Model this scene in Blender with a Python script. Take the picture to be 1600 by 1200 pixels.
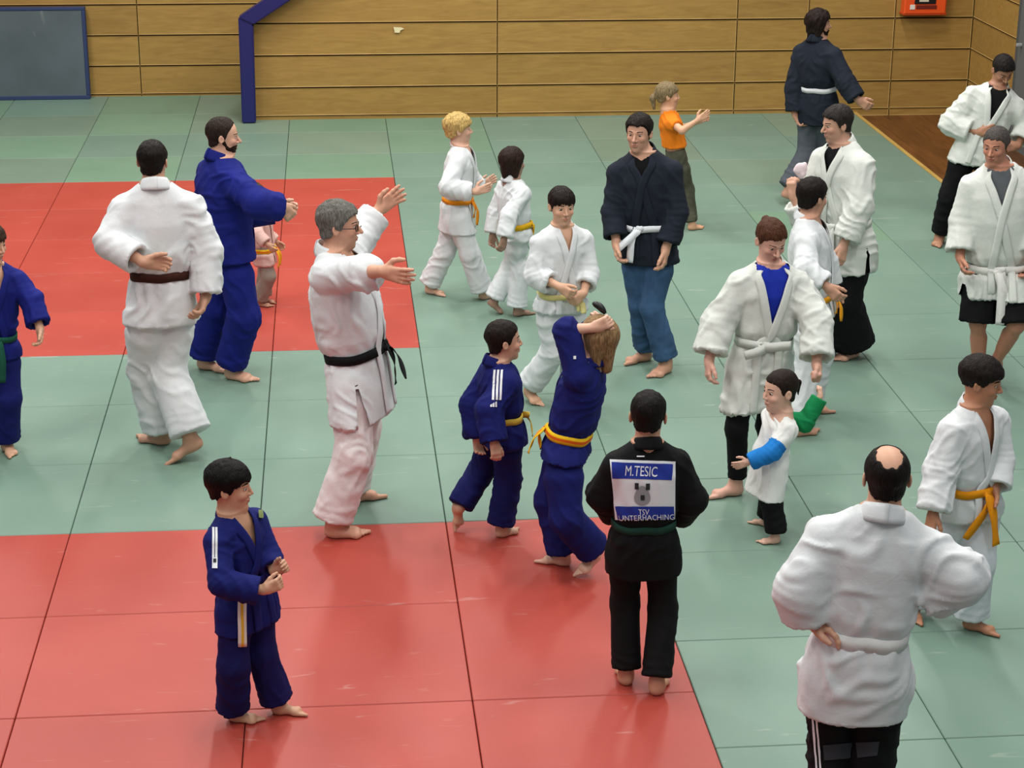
import bpy, bmesh, math
import numpy as np
from mathutils import Vector, Matrix
from mathutils.bvhtree import BVHTree

for o in list(bpy.data.objects):
    bpy.data.objects.remove(o)
scene = bpy.context.scene
COL = scene.collection

# ------------------------------------------------------------------ camera
CPOS = np.array([-0.5577, -9.7661, 4.2395])
YAW, PITCH, ROLL, FPX = 0.0932, 0.33904, 0.00589, 3072.36
_cy, _sy, _cp, _sp = math.cos(YAW), math.sin(YAW), math.cos(PITCH), math.sin(PITCH)
_f = np.array([_sy * _cp, _cy * _cp, -_sp])
_r0 = np.array([_cy, -_sy, 0.0])
_u0 = np.cross(_r0, _f)
_r = math.cos(ROLL) * _r0 + math.sin(ROLL) * _u0
_u = -math.sin(ROLL) * _r0 + math.cos(ROLL) * _u0
cam_d = bpy.data.cameras.new('camera')
cam_d.sensor_width = 36.0
cam_d.lens = FPX * 36.0 / 1600.0
cam_d.clip_end = 200
cam = bpy.data.objects.new('camera', cam_d)
COL.objects.link(cam)
M = Matrix.Identity(4)
for i in range(3):
    M[i][0], M[i][1], M[i][2], M[i][3] = _r[i], _u[i], -_f[i], CPOS[i]
cam.matrix_world = M
scene.camera = cam

# ------------------------------------------------------------------ light and exposure
scene.view_settings.view_transform = 'Standard'
scene.view_settings.look = 'None'
scene.view_settings.exposure = 0.0
scene.view_settings.gamma = 1.0
scene.view_settings.use_curve_mapping = False
world = bpy.data.worlds.new('hall_air')
scene.world = world
world.use_nodes = True
world.node_tree.nodes['Background'].inputs[0].default_value = (0.93, 0.97, 1.0, 1)
world.node_tree.nodes['Background'].inputs[1].default_value = 0.30
LAMP_POWER = 150.0
for lx in (-4.5, -0.5, 3.5):
    for ly in (-6.0, -1.5, 3.0, 7.5):
        ld = bpy.data.lights.new('hall_ceiling_light', 'AREA')
        ld.shape = 'RECTANGLE'
        ld.size, ld.size_y = 0.5, 2.4
        ld.energy = LAMP_POWER * {-6.0: 0.6, -1.5: 1.0, 3.0: 1.12, 7.5: 1.5}[ly]
        ld.color = (1.0, 0.97, 0.92)
        lo = bpy.data.objects.new('hall_ceiling_light', ld)
        lo.location = (lx, ly, 6.6)
        COL.objects.link(lo)

# ------------------------------------------------------------------ helpers
def lin(hexs):
    hexs = hexs.lstrip('#')
    c = [int(hexs[i:i + 2], 16) / 255 for i in (0, 2, 4)]
    return tuple(((x + 0.055) / 1.055) ** 2.4 if x > 0.04045 else x / 12.92 for x in c)

def ray(u, v):
    d = ((u - 800) * _r - (v - 600) * _u) / FPX + _f
    return d / np.linalg.norm(d)

def gpt(u, v, z=0.0):
    d = ray(u, v)
    return CPOS + d * ((z - CPOS[2]) / d[2])

PN = np.array([_sy, _cy, 0.0])            # horizontal viewing direction

def onplane(u, v, base, d=0.0):
    r = ray(u, v)
    return CPOS + r * ((np.dot(base - CPOS, PN) + d) / np.dot(r, PN))

def unit(v):
    v = np.asarray(v, float)
    return v / (np.linalg.norm(v) + 1e-12)

MATS = {}
def newmat(name):
    m = bpy.data.materials.new(name)
    m.use_nodes = True
    nt = m.node_tree
    b = nt.nodes['Principled BSDF']
    return m, nt, b

def cloth(hexs, weave=420.0, bump=0.25, rough=0.85, vary=0.08):
    key = ('cloth', hexs, weave, rough)
    if key in MATS:
        return MATS[key]
    m, nt, b = newmat('cloth_' + hexs.lstrip('#'))
    c = lin(hexs)
    tc = nt.nodes.new('ShaderNodeTexCoord')
    n1 = nt.nodes.new('ShaderNodeTexNoise'); n1.inputs['Scale'].default_value = 7.0; n1.inputs['Detail'].default_value = 4
    n2 = nt.nodes.new('ShaderNodeTexNoise'); n2.inputs['Scale'].default_value = weave; n2.inputs['Detail'].default_value = 2
    rp = nt.nodes.new('ShaderNodeValToRGB')
    rp.color_ramp.elements[0].position = 0.3; rp.color_ramp.elements[1].position = 0.7
    rp.color_ramp.elements[0].color = tuple(x * (1 - vary) for x in c) + (1,)
    rp.color_ramp.elements[1].color = tuple(min(1, x * (1 + vary)) for x in c) + (1,)
    bp = nt.nodes.new('ShaderNodeBump'); bp.inputs['Strength'].default_value = bump; bp.inputs['Distance'].default_value = 0.004
    n3 = nt.nodes.new('ShaderNodeTexNoise'); n3.inputs['Scale'].default_value = 26.0; n3.inputs['Detail'].default_value = 3
    n3.inputs['Distortion'].default_value = 0.6
    bp2 = nt.nodes.new('ShaderNodeBump'); bp2.inputs['Strength'].default_value = 0.2; bp2.inputs['Distance'].default_value = 0.012
    L = nt.links.new
    for n in (n1, n2, n3):
        L(tc.outputs['Object'], n.inputs['Vector'])
    L(n1.outputs['Fac'], rp.inputs['Fac']); L(rp.outputs['Color'], b.inputs['Base Color'])
    L(n3.outputs['Fac'], bp2.inputs['Height'])
    L(n2.outputs['Fac'], bp.inputs['Height']); L(bp2.outputs['Normal'], bp.inputs['Normal'])
    L(bp.outputs['Normal'], b.inputs['Normal'])
    b.inputs['Roughness'].default_value = rough
    b.inputs['Specular IOR Level'].default_value = 0.2
    MATS[key] = m
    return m

def plain(hexs, rough=0.6, spec=0.3, name=None):
    key = ('plain', hexs, rough, spec)
    if key in MATS:
        return MATS[key]
    m, nt, b = newmat(name or 'paint_' + hexs.lstrip('#'))
    c = lin(hexs)
    n = nt.nodes.new('ShaderNodeTexNoise'); n.inputs['Scale'].default_value = 30
    rp = nt.nodes.new('ShaderNodeValToRGB')
    rp.color_ramp.elements[0].color = tuple(x * 0.93 for x in c) + (1,)
    rp.color_ramp.elements[1].color = tuple(min(1, x * 1.07) for x in c) + (1,)
    nt.links.new(n.outputs['Fac'], rp.inputs['Fac']); nt.links.new(rp.outputs['Color'], b.inputs['Base Color'])
    b.inputs['Roughness'].default_value = rough
    b.inputs['Specular IOR Level'].default_value = spec
    MATS[key] = m
    return m

def skinmat(hexs):
    key = ('skin', hexs)
    if key in MATS:
        return MATS[key]
    m, nt, b = newmat('skin_' + hexs.lstrip('#'))
    c = lin(hexs)
    at = nt.nodes.new('ShaderNodeAttribute'); at.attribute_name = 'tint'
    mx = nt.nodes.new('ShaderNodeMix'); mx.data_type = 'RGBA'; mx.blend_type = 'MULTIPLY'
    mx.inputs[0].default_value = 1.0
    n = nt.nodes.new('ShaderNodeTexNoise'); n.inputs['Scale'].default_value = 25; n.inputs['Detail'].default_value = 4
    rp = nt.nodes.new('ShaderNodeValToRGB')
    rp.color_ramp.elements[0].color = tuple(x * 0.9 for x in c) + (1,)
    rp.color_ramp.elements[1].color = tuple(min(1, x * 1.08) for x in c) + (1,)
    L = nt.links.new
    L(n.outputs['Fac'], rp.inputs['Fac']); L(rp.outputs['Color'], mx.inputs[6]); L(at.outputs['Color'], mx.inputs[7])
    L(mx.outputs[2], b.inputs['Base Color'])
    b.inputs['Roughness'].default_value = 0.5
    b.inputs['Specular IOR Level'].default_value = 0.35
    b.inputs['Subsurface Weight'].default_value = 0.0
    MATS[key] = m
    return m

def hairmat(hexs):
    key = ('hair', hexs)
    if key in MATS:
        return MATS[key]
    m, nt, b = newmat('hair_' + hexs.lstrip('#'))
    c = lin(hexs)
    tc = nt.nodes.new('ShaderNodeTexCoord')
    mp = nt.nodes.new('ShaderNodeMapping'); mp.inputs['Scale'].default_value = (160, 160, 22)
    n = nt.nodes.new('ShaderNodeTexNoise'); n.inputs['Scale'].default_value = 1.0; n.inputs['Detail'].default_value = 3
    rp = nt.nodes.new('ShaderNodeValToRGB')
    rp.color_ramp.elements[0].position = 0.35; rp.color_ramp.elements[1].position = 0.65
    rp.color_ramp.elements[0].color = tuple(x * 0.5 for x in c) + (1,)
    rp.color_ramp.elements[1].color = tuple(min(1, x * 1.2) for x in c) + (1,)
    bp = nt.nodes.new('ShaderNodeBump'); bp.inputs['Strength'].default_value = 0.8; bp.inputs['Distance'].default_value = 0.006
    L = nt.links.new
    L(tc.outputs['Object'], mp.inputs['Vector']); L(mp.outputs['Vector'], n.inputs['Vector'])
    L(n.outputs['Fac'], rp.inputs['Fac']); L(rp.outputs['Color'], b.inputs['Base Color'])
    L(n.outputs['Fac'], bp.inputs['Height']); L(bp.outputs['Normal'], b.inputs['Normal'])
    b.inputs['Roughness'].default_value = 0.55
    b.inputs['Specular IOR Level'].default_value = 0.12
    MATS[key] = m
    return m

def mkobj(name, verts, faces, mats, parent=None, origin=None, smooth=True, midx=None, tint=None):
    """one mesh object; verts in world space, stored relative to origin"""
    verts = np.asarray(verts, float)
    if origin is not None:
        verts = verts - origin
    me = bpy.data.meshes.new(name)
    if isinstance(faces, np.ndarray) and len(faces):
        nf, k = faces.shape
        me.vertices.add(len(verts)); me.vertices.foreach_set('co', verts.astype(np.float32).ravel())
        me.loops.add(nf * k); me.loops.foreach_set('vertex_index', faces.astype(np.int32).ravel())
        me.polygons.add(nf)
        me.polygons.foreach_set('loop_start', np.arange(0, nf * k, k, dtype=np.int32))
        me.polygons.foreach_set('loop_total', np.full(nf, k, dtype=np.int32))
        me.update(calc_edges=True)
    else:
        me.from_pydata([tuple(v) for v in verts], [], [tuple(f) for f in faces])
    if not isinstance(mats, (list, tuple)):
        mats = [mats]
    for m in mats:
        me.materials.append(m)
    if smooth:
        me.polygons.foreach_set('use_smooth', np.ones(len(me.polygons), dtype=bool))
    if midx is not None:
        me.polygons.foreach_set('material_index', np.asarray(midx, dtype=np.int32))
    if tint is not None:
        a = me.color_attributes.new('tint', 'FLOAT_COLOR', 'POINT')
        a.data.foreach_set('color', np.asarray(tint, np.float32).ravel())
    me.validate()
    o = bpy.data.objects.new(name, me)
    COL.objects.link(o)
    if parent is not None:
        o.parent = parent
    elif origin is not None:
        o.location = origin
    return o

def empty(name, loc, label, cat, group=None):
    o = bpy.data.objects.new(name, None)
    COL.objects.link(o)
    o.location = loc
    o['label'] = label; o['category'] = cat
    if group:
        o['group'] = group
    return o

def boxdata(lo, hi, bev=0.0):
    bm = bmesh.new()
    bmesh.ops.create_cube(bm, size=1.0)
    lo = np.array(lo, float); hi = np.array(hi, float)
    for v in bm.verts:
        v.co = Vector([(lo[i] + hi[i]) / 2 + v.co[i] * (hi[i] - lo[i]) for i in range(3)])
    if bev > 0:
        bmesh.ops.bevel(bm, geom=list(bm.edges), offset=bev, segments=1, affect='EDGES', profile=0.7)
    return bm

def bmobj(name, bm, mat, parent=None, loc=(0, 0, 0), kind=None, smooth=False):
    me = bpy.data.meshes.new(name)
    bm.to_mesh(me); bm.free()
    me.materials.append(mat)
    if smooth:
        me.polygons.foreach_set('use_smooth', np.ones(len(me.polygons), dtype=bool))
    o = bpy.data.objects.new(name, me)
    COL.objects.link(o)
    o.location = loc
    if parent:
        o.parent = parent
    if kind:
        o['kind'] = kind
    return o

# ------------------------------------------------------------------ the hall: floor, mats, walls
def wood(name, c0, c1, scale=(0.6, 6, 6), rough=0.5, rand=0.12, axis=None):
    m, nt, b = newmat(name)
    tc = nt.nodes.new('ShaderNodeTexCoord')
    oi = nt.nodes.new('ShaderNodeObjectInfo')
    add = nt.nodes.new('ShaderNodeVectorMath'); add.operation = 'ADD'
    mul = nt.nodes.new('ShaderNodeVectorMath'); mul.operation = 'SCALE'; mul.inputs['Scale'].default_value = 1.0
    mp = nt.nodes.new('ShaderNodeMapping'); mp.inputs['Scale'].default_value = scale
    n = nt.nodes.new('ShaderNodeTexNoise'); n.inputs['Scale'].default_value = 3.0; n.inputs['Detail'].default_value = 8; n.inputs['Distortion'].default_value = 1.2
    rp = nt.nodes.new('ShaderNodeValToRGB')
    rp.color_ramp.elements[0].position = 0.25; rp.color_ramp.elements[1].position = 0.8
    rp.color_ramp.elements[0].color = lin(c0) + (1,); rp.color_ramp.elements[1].color = lin(c1) + (1,)
    hs = nt.nodes.new('ShaderNodeHueSaturation')
    mr = nt.nodes.new('ShaderNodeMapRange'); mr.inputs['To Min'].default_value = 1 - rand; mr.inputs['To Max'].default_value = 1 + rand
    L = nt.links.new
    L(oi.outputs['Location'], mul.inputs[0]); L(tc.outputs['Object'], add.inputs[0]); L(mul.outputs[0], add.inputs[1])
    L(add.outputs[0], mp.inputs['Vector']); L(mp.outputs['Vector'], n.inputs['Vector'])
    L(n.outputs['Fac'], rp.inputs['Fac']); L(rp.outputs['Color'], hs.inputs['Color'])
    L(oi.outputs['Random'], mr.inputs['Value']); L(mr.outputs['Result'], hs.inputs['Value'])
    L(hs.outputs['Color'], b.inputs['Base Color'])
    b.inputs['Roughness'].default_value = rough
    b.inputs['Specular IOR Level'].default_value = 0.35
    return m

def matmat(name, c, c2, rough):
    """vinyl judo mat: faint blotches, scuffs and a fine tatami grain"""
    m, nt, b = newmat(name)
    geo = nt.nodes.new('ShaderNodeNewGeometry')
    oi = nt.nodes.new('ShaderNodeObjectInfo')
    n = nt.nodes.new('ShaderNodeTexNoise'); n.inputs['Scale'].default_value = 1.7; n.inputs['Detail'].default_value = 5
    rp = nt.nodes.new('ShaderNodeValToRGB')
    rp.color_ramp.elements[0].position = 0.3; rp.color_ramp.elements[1].position = 0.7
    rp.color_ramp.elements[0].color = lin(c) + (1,); rp.color_ramp.elements[1].color = lin(c2) + (1,)
    hs = nt.nodes.new('ShaderNodeHueSaturation')
    mr = nt.nodes.new('ShaderNodeMapRange'); mr.inputs['To Min'].default_value = 0.95; mr.inputs['To Max'].default_value = 1.05
    # scuffs: thin pale streaks
    mp = nt.nodes.new('ShaderNodeMapping'); mp.inputs['Scale'].default_value = (1.6, 9.0, 1.0); mp.inputs['Rotation'].default_value = (0, 0, 0.35)
    n2 = nt.nodes.new('ShaderNodeTexNoise'); n2.inputs['Scale'].default_value = 2.2; n2.inputs['Detail'].default_value = 6; n2.inputs['Distortion'].default_value = 0.8
    rp2 = nt.nodes.new('ShaderNodeValToRGB')
    rp2.color_ramp.elements[0].position = 0.66; rp2.color_ramp.elements[1].position = 0.78
    rp2.color_ramp.elements[0].color = (0, 0, 0, 1); rp2.color_ramp.elements[1].color = (0.22, 0.22, 0.22, 1)
    mx = nt.nodes.new('ShaderNodeMix'); mx.data_type = 'RGBA'
    mx.inputs[7].default_value = (0.72, 0.68, 0.62, 1)
    n3 = nt.nodes.new('ShaderNodeTexNoise'); n3.inputs['Scale'].default_value = 350; n3.inputs['Detail'].default_value = 2
    bp = nt.nodes.new('ShaderNodeBump'); bp.inputs['Strength'].default_value = 0.12; bp.inputs['Distance'].default_value = 0.002
    L = nt.links.new
    for x in (n, mp, n3):
        L(geo.outputs['Position'], x.inputs['Vector'])
    L(mp.outputs['Vector'], n2.inputs['Vector'])
    L(n.outputs['Fac'], rp.inputs['Fac']); L(rp.outputs['Color'], hs.inputs['Color'])
    L(oi.outputs['Random'], mr.inputs['Value']); L(mr.outputs['Result'], hs.inputs['Value'])
    L(n2.outputs['Fac'], rp2.inputs['Fac']); L(rp2.outputs['Color'], mx.inputs[0])
    L(hs.outputs['Color'], mx.inputs[6]); L(mx.outputs[2], b.inputs['Base Color'])
    L(n3.outputs['Fac'], bp.inputs['Height']); L(bp.outputs['Normal'], b.inputs['Normal'])
    b.inputs['Roughness'].default_value = rough
    b.inputs['Specular IOR Level'].default_value = 0.4
    return m

WALLY, RECY, WALLX = 10.65, 12.02, 6.235
subfloor_m = plain('3a3a36', 0.9, 0.1, 'subfloor_dark')
floor = bmobj('floor', boxdata((-9, -9, -0.12), (9, 12.3, -0.045)), subfloor_m, kind='structure')

green_m = matmat('mat_green', '688375', '70897b', 0.5)
green2_m = matmat('mat_green_olive', '6c8170', '728776', 0.5)
green3_m = matmat('mat_green_mint', '688670', '6f8c76', 0.5)
red_m = matmat('mat_red', 'a13c32', 'a94439', 0.45)
_meshes = {}
def add_mat(x, y, w, d, m):
    key = (round(w, 3), round(d, 3), m.name)
    if key not in _meshes:
        bm = boxdata((0.0022, 0.0022, -0.045), (w - 0.0022, d - 0.0022, 0.0), 0.0035)
        me = bpy.data.meshes.new('mat'); bm.to_mesh(me); bm.free(); me.materials.append(m)
        _meshes[key] = me
    o = bpy.data.objects.new('mat', _meshes[key])
    COL.objects.link(o); o.location = (x, y, 0); o.parent = floor
rs = np.random.RandomState(4)
for cx in range(-6, 5):
    if cx >= 1:                                   # right block, laid half a mat out of step
        y = -4.5
        while y < WALLY - 0.01:
            d = min(1.0, WALLY - y)
            m = green_m if y < 7.4 else (green2_m if rs.rand() < 0.4 else green_m)
            if cx == 3 and abs(y - 5.5) < 0.1:
                m = green3_m
            add_mat(cx, y, 1, d, m); y += 1.0
    else:
        ymax = RECY if cx <= -2 else WALLY
        y = -5.0
        while y < ymax - 0.01:
            d = min(1.0, ymax - y)
            if cx == 0 and y < 0 and y + 2 <= 0.01 and int(round(y)) % 2 == 0:
                d = 2.0
            if cx == 0 and y == -5.0:
                d = 1.0
            if y < 0 and cx <= 0:
                m = red_m
            elif 3 <= y < 8 and cx <= -1:
                m = red_m
            elif y >= 8:
                m = [green_m, green2_m, green3_m][rs.randint(3)]
            else:
                m = green_m
            add_mat(cx, y, 1, d, m); y += d

# parquet beside the mats
parq_m = wood('parquet_brown', '4a2c14', '6e4423', (5, 0.5, 5), 0.35, 0.2)
bx = 5.05
bmesh_b = boxdata((0.001, 0.001, -0.045), (0.139, 2.099, -0.035), 0.002)
pme = bpy.data.meshes.new('floor_board'); bmesh_b.to_mesh(pme); bmesh_b.free(); pme.materials.append(parq_m)
k = 0
while bx < 6.9:
    yy = 2.0 + (0.7 if k % 2 else 0.0)
    while yy < WALLY:
        o = bpy.data.objects.new('floor_board', pme); COL.objects.link(o); o.parent = floor
        o.location = (bx, yy - (max(0, yy + 2.1 - WALLY)), 0.0 if yy + 2.1 <= WALLY else -0.0006); yy += 2.1
    bx += 0.14; k += 1
edge_m = wood('edging_oak', 'a98844', 'c4a25a', (3, 0.4, 3), 0.5, 0.0)
bmobj('trim_1', boxdata((5.003, -4.5, -0.044), (5.045, WALLY - 0.002, 0.003), 0.004), edge_m, kind='structure')

# wooden panel walls
plank_m = wood('panel_birch', '8e6d36', 'a68446', (0.9, 5, 7), 0.5, 0.07)
plank_edge_m = wood('panel_edge_pale', 'b08f52', 'c0a066', (0.9, 5, 7), 0.5, 0.0)
groove_m = plain('2e1e0a', 0.9, 0.1, 'panel_groove')
def wall_base(name, lo, hi):
    return bmobj(name, boxdata(lo, hi), groove_m, kind='structure')
ROW = 0.3335
def plank(parent, p0, ex, L, z0, z1, out, th=0.012, skew=0.0):
    """one panel: p0 start (x,y) on the wall face, ex unit along wall, out unit outward"""
    bm = bmesh.new()
    bmesh.ops.create_cube(bm, size=1.0)
    for v in bm.verts:
        a = v.co.x * (L - 0.011); b_ = v.co.y * th; c = v.co.z * (z1 - z0 - 0.016)
        if skew and a < 0:
            a += skew * ((c > 0) * 1.0)
        v.co = Vector((ex[0] * a + out[0] * b_, ex[1] * a + out[1] * b_, c))
    r_ = bmesh.ops.bevel(bm, geom=list(bm.edges), offset=0.0045, segments=1, affect='EDGES', material=1)
    bmesh.ops.recalc_face_normals(bm, faces=bm.faces)
    cx = p0[0] + ex[0] * L / 2 + out[0] * (th / 2 - 0.002); cyy = p0[1] + ex[1] * L / 2 + out[1] * (th / 2 - 0.002)
    o = bmobj('panel', bm, plank_m, parent, (cx, cyy, (z0 + z1) / 2))
    o.data.materials.append(plank_edge_m)
    return o
def wall_front():
    poly = [(-1.37, -0.05), (WALLX + 0.2, -0.05), (WALLX + 0.2, 5.6), (5.5, 5.6), (-1.37, 1.10)]
    bm = bmesh.new()
    f = bm.faces.new([bm.verts.new(Vector((a, WALLY + 0.012, b))) for a, b in poly])
    r = bmesh.ops.extrude_face_region(bm, geom=[f])
    for e in r['geom']:
        if isinstance(e, bmesh.types.BMVert):
            e.co.y += 0.4
    bmesh.ops.recalc_face_normals(bm, faces=bm.faces)
    return bmobj('wall_back', bm, groove_m, kind='structure')
wb = wall_front()
joints = [-1.36, 1.175, 3.70, 4.46, 5.39, WALLX]
for i in range(len(joints) - 1):
    for r in range(9):
        z0 = r * ROW + 0.0; z1 = z0 + ROW
        if r == 0:
            z0 = 0.035
        x0, x1 = joints[i], joints[i + 1]
        if i == 0 and r >= 3:               # clipped by the slanting blue edge
            x0 = -1.36 + max(0, (r * ROW - 1.015)) / 0.64
            sk = -1.36 + ((r + 1) * ROW - 1.015) / 0.64 - x0
            if x1 - x0 - sk < 0.1:
                continue
            plank(wb, (x0, WALLY + 0.012), (1, 0), x1 - x0, z0, z1, (0, -1), 0.012, sk)
            continue
        if i == 1 and r >= 7:
            continue
        plank(wb, (x0, WALLY + 0.012), (1, 0), x1 - x0, z0, z1, (0, -1))
    plank(wb, (joints[i], WALLY + 0.012), (1, 0), joints[i + 1] - joints[i], -0.045, 0.04, (0, -1), 0.02)
wl = wall_base('wall_left', (-9, RECY + 0.012, -0.05), (WALLX + 0.2, RECY + 0.35, 5.6))
for x0, x1 in ((-7.7, -5.17), (-5.17, -2.64), (-2.64, -0.1), (-0.1, 2.4)):
    for r in range(9):
        z0 = r * ROW; z1 = z0 + ROW
        if r == 0:
            z0 = 0.02
        plank(wl, (x0, RECY + 0.012), (1, 0), x1 - x0, z0, z1, (0, -1))
    plank(wl, (x0, RECY + 0.012), (1, 0), x1 - x0, -0.045, 0.024, (0, -1), 0.02)
wr = wall_base('wall_right', (WALLX + 0.012, 9.2, -0.05), (WALLX + 0.3, WALLY + 0.2, 5.6))
for r in range(9):
    plank(wr, (WALLX + 0.012, WALLY - 0.003), (0, -1), WALLY - 9.2, r * ROW + (0.0 if r else -0.04), (r + 1) * ROW, (-1, 0))
post_m = plain('4b5052', 0.5, 0.3, 'door_frame_grey')
door = bmobj('door_1', boxdata((WALLX - 0.03, 7.9, -0.045), (WALLX + 0.2, 9.19, 2.3), 0.01), post_m, kind='structure')
bmobj('door_leaf', boxdata((WALLX - 0.045, 8.02, -0.04), (WALLX - 0.029, 9.07, 2.2), 0.004), plain('5d6264', 0.5, 0.3), door)
bm = boxdata((WALLX - 0.10, 8.95, 0.98), (WALLX - 0.045, 8.98, 1.01), 0.004)
bmobj('door_handle', bm, plain('9a9c9c', 0.3, 0.6), door)
# upper return of the projecting wall behind the blue edge pad
# pale tape scrap left on a panel
def tape():
    c = np.array([0.15, WALLY - 0.0125, 0.925])
    pts = [(-.05, .03), (.03, .025), (.058, .012), (.02, -.005), (.01, -.03), (-.04, -.028)]
    v = [c + np.array([a, 0, b]) for a, b in pts] + [c + np.array([a, 0.004, b]) for a, b in pts]
    n = len(pts)
    f = [tuple(range(n)), tuple(range(2 * n - 1, n - 1, -1))] + [(i, i + n, (i + 1) % n + n, (i + 1) % n) for i in range(n)]
    o = mkobj('tape_scrap', v, f, plain('d9cfa6', 0.7, 0.2), None, c, smooth=False)
    o['label'] = 'torn scrap of pale tape stuck on the wooden panel wall'; o['category'] = 'tape'
tape()

# blue edge pad: upright, then slanting up to the right
def blue_pad():
    root = empty('edge_pad', (-1.41, 10.55, 0), 'dark blue padded edge, upright then slanting, on the end of the wooden wall', 'padding')
    m = plain('191a58', 0.45, 0.4, 'pad_blue_vinyl')
    y0, y1 = 10.47, 10.63
    org = np.array([-1.41, 10.55, 0])
    def prism(name, poly):
        bm = bmesh.new()
        vs = [bm.verts.new(Vector((p[0] - org[0], y0 - org[1], p[1]))) for p in poly]
        f = bm.faces.new(vs)
        r = bmesh.ops.extrude_face_region(bm, geom=[f])
        for e in r['geom']:
            if isinstance(e, bmesh.types.BMVert):
                e.co.y = y1 - org[1]
        bmesh.ops.recalc_face_normals(bm, faces=bm.faces)
        bmesh.ops.bevel(bm, geom=list(bm.edges), offset=0.012, segments=2, affect='EDGES')
        bmobj(name, bm, m, root)
    prism('upright_pad', [(-1.485, 0.004), (-1.343, 0.004), (-1.333, 1.012), (-1.482, 1.085)])
    s = 0.64
    prism('slanting_pad', [(-1.482, 1.088), (-1.333, 1.015), (-1.333 + 2.6, 1.015 + 2.6 * s), (-1.482 + 2.6, 1.088 + 2.6 * s + 0.05)])
blue_pad()

# soft grey crash mat leaning on the recessed wall
def crash_mat():
    root = empty('crash_mat', (-4.2, 11.87, 0), 'grey crash mat with navy edges leaning on the recessed wooden wall', 'mat')
    m = matmat('crash_grey', '4c565a', '59636a', 0.7)
    e = plain('2c3a5e', 0.6, 0.3, 'crash_edge_navy')
    bm = boxdata((-1.02, -0.0, 0.02), (1.0, 0.09, 0.98), 0.02)
    o = bmobj('cover', bm, m, root); o.rotation_euler = (-0.02, 0, 0)
    for nm, lo, hi in (('edge_band', (-1.025, -0.006, 0.0), (1.016, 0.10, 0.045)), ('edge_band', (-1.025, -0.006, 0.963), (1.016, 0.10, 0.996)),
                       ('edge_band', (0.978, -0.006, 0.045), (1.016, 0.10, 0.963)), ('edge_band', (-1.025, -0.006, 0.045), (-0.99, 0.10, 0.963))):
        o = bmobj(nm, boxdata(lo, hi, 0.006), e, root); o.rotation_euler = (-0.02, 0, 0)
crash_mat()

# orange defibrillator box on the wall
def aed():
    root = empty('wall_box', (5.665, 10.55, 1.06), 'bright orange emergency box with dark display window on the wooden wall', 'box')
    m = plain('e0501c', 0.35, 0.5, 'box_orange')
    bmobj('case', boxdata((-0.225, -0.05, 0.0), (0.225, 0.095, 0.42), 0.012), m, root)
    bmobj('display_window', boxdata((-0.12, -0.056, 0.105), (0.11, -0.049, 0.34), 0.004), plain('1c1a1a', 0.2, 0.5), root)
    bmobj('picture', boxdata((-0.07, -0.060, 0.13), (0.03, -0.055, 0.30), 0.002), plain('c8c0ae', 0.6, 0.2), root)
    bmobj('caption_strip', boxdata((-0.10, -0.056, 0.055), (0.12, -0.049, 0.095), 0.002), plain('6a2318', 0.6, 0.2), root)
    bmobj('pictogram', boxdata((-0.165, -0.056, 0.05), (-0.112, -0.049, 0.10), 0.002), plain('d8d4cc', 0.6, 0.2), root)
    bmobj('lower_lip', boxdata((-0.235, -0.045, -0.012), (0.235, 0.096, 0.012), 0.004), plain('b63f14', 0.4, 0.4), root)
aed()

# ------------------------------------------------------------------ distance-field figure builder
F32 = np.float32
def rcone(P, a, b, ra, rb):
    a = np.asarray(a, F32); b = np.asarray(b, F32)
    d = b - a; L2 = float(d @ d) + 1e-9
    q = P - a
    t = np.clip((q @ d) / L2, 0, 1)
    q = q - t[:, None] * d
    return np.sqrt((q * q).sum(1)) - (ra + (rb - ra) * t)

def ellip(P, c, r, A=None):
    q = P - np.asarray(c, F32)
    if A is not None:
        q = q @ np.asarray(A, F32).T
    r = np.asarray(r, F32)
    k0 = np.sqrt(((q / r) ** 2).sum(1)) + 1e-6
    k1 = np.sqrt(((q / (r * r)) ** 2).sum(1)) + 1e-6
    return k0 * (k0 - 1) / k1

def smin(a, b, k):
    h = np.maximum(k - np.abs(a - b), 0) / k
    return np.minimum(a, b) - h * h * k * 0.25

def smax(a, b, k):
    return -smin(-a, -b, k)

def vnoise(P, seed=0):
    P = np.asarray(P, np.float64) + seed * 17.31
    i = np.floor(P).astype(np.int64); f = P - i
    u = f * f * f * (f * (f * 6 - 15) + 10)
    def h(dx, dy, dz):
        n = ((i[:, 0] + dx) * 374761393 + (i[:, 1] + dy) * 668265263 + (i[:, 2] + dz) * 2147483647 + seed * 974711) & 0xffffffff
        n = ((n ^ (n >> 13)) * 1274126177) & 0xffffffff
        n = n ^ (n >> 16)
        return n / 2147483648.0 - 1.0
    x, y, z = u[:, 0], u[:, 1], u[:, 2]
    def lerp(a, b, t): return a + (b - a) * t
    return lerp(lerp(lerp(h(0, 0, 0), h(1, 0, 0), x), lerp(h(0, 1, 0), h(1, 1, 0), x), y),
                lerp(lerp(h(0, 0, 1), h(1, 0, 1), x), lerp(h(0, 1, 1), h(1, 1, 1), x), y), z)

EDG = []
for _a in range(8):
    for _b in range(3):
        if not (_a >> _b) & 1:
            EDG.append((np.array([(_a >> i) & 1 for i in range(3)]), np.array([((_a | (1 << _b)) >> i) & 1 for i in range(3)])))

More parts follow.
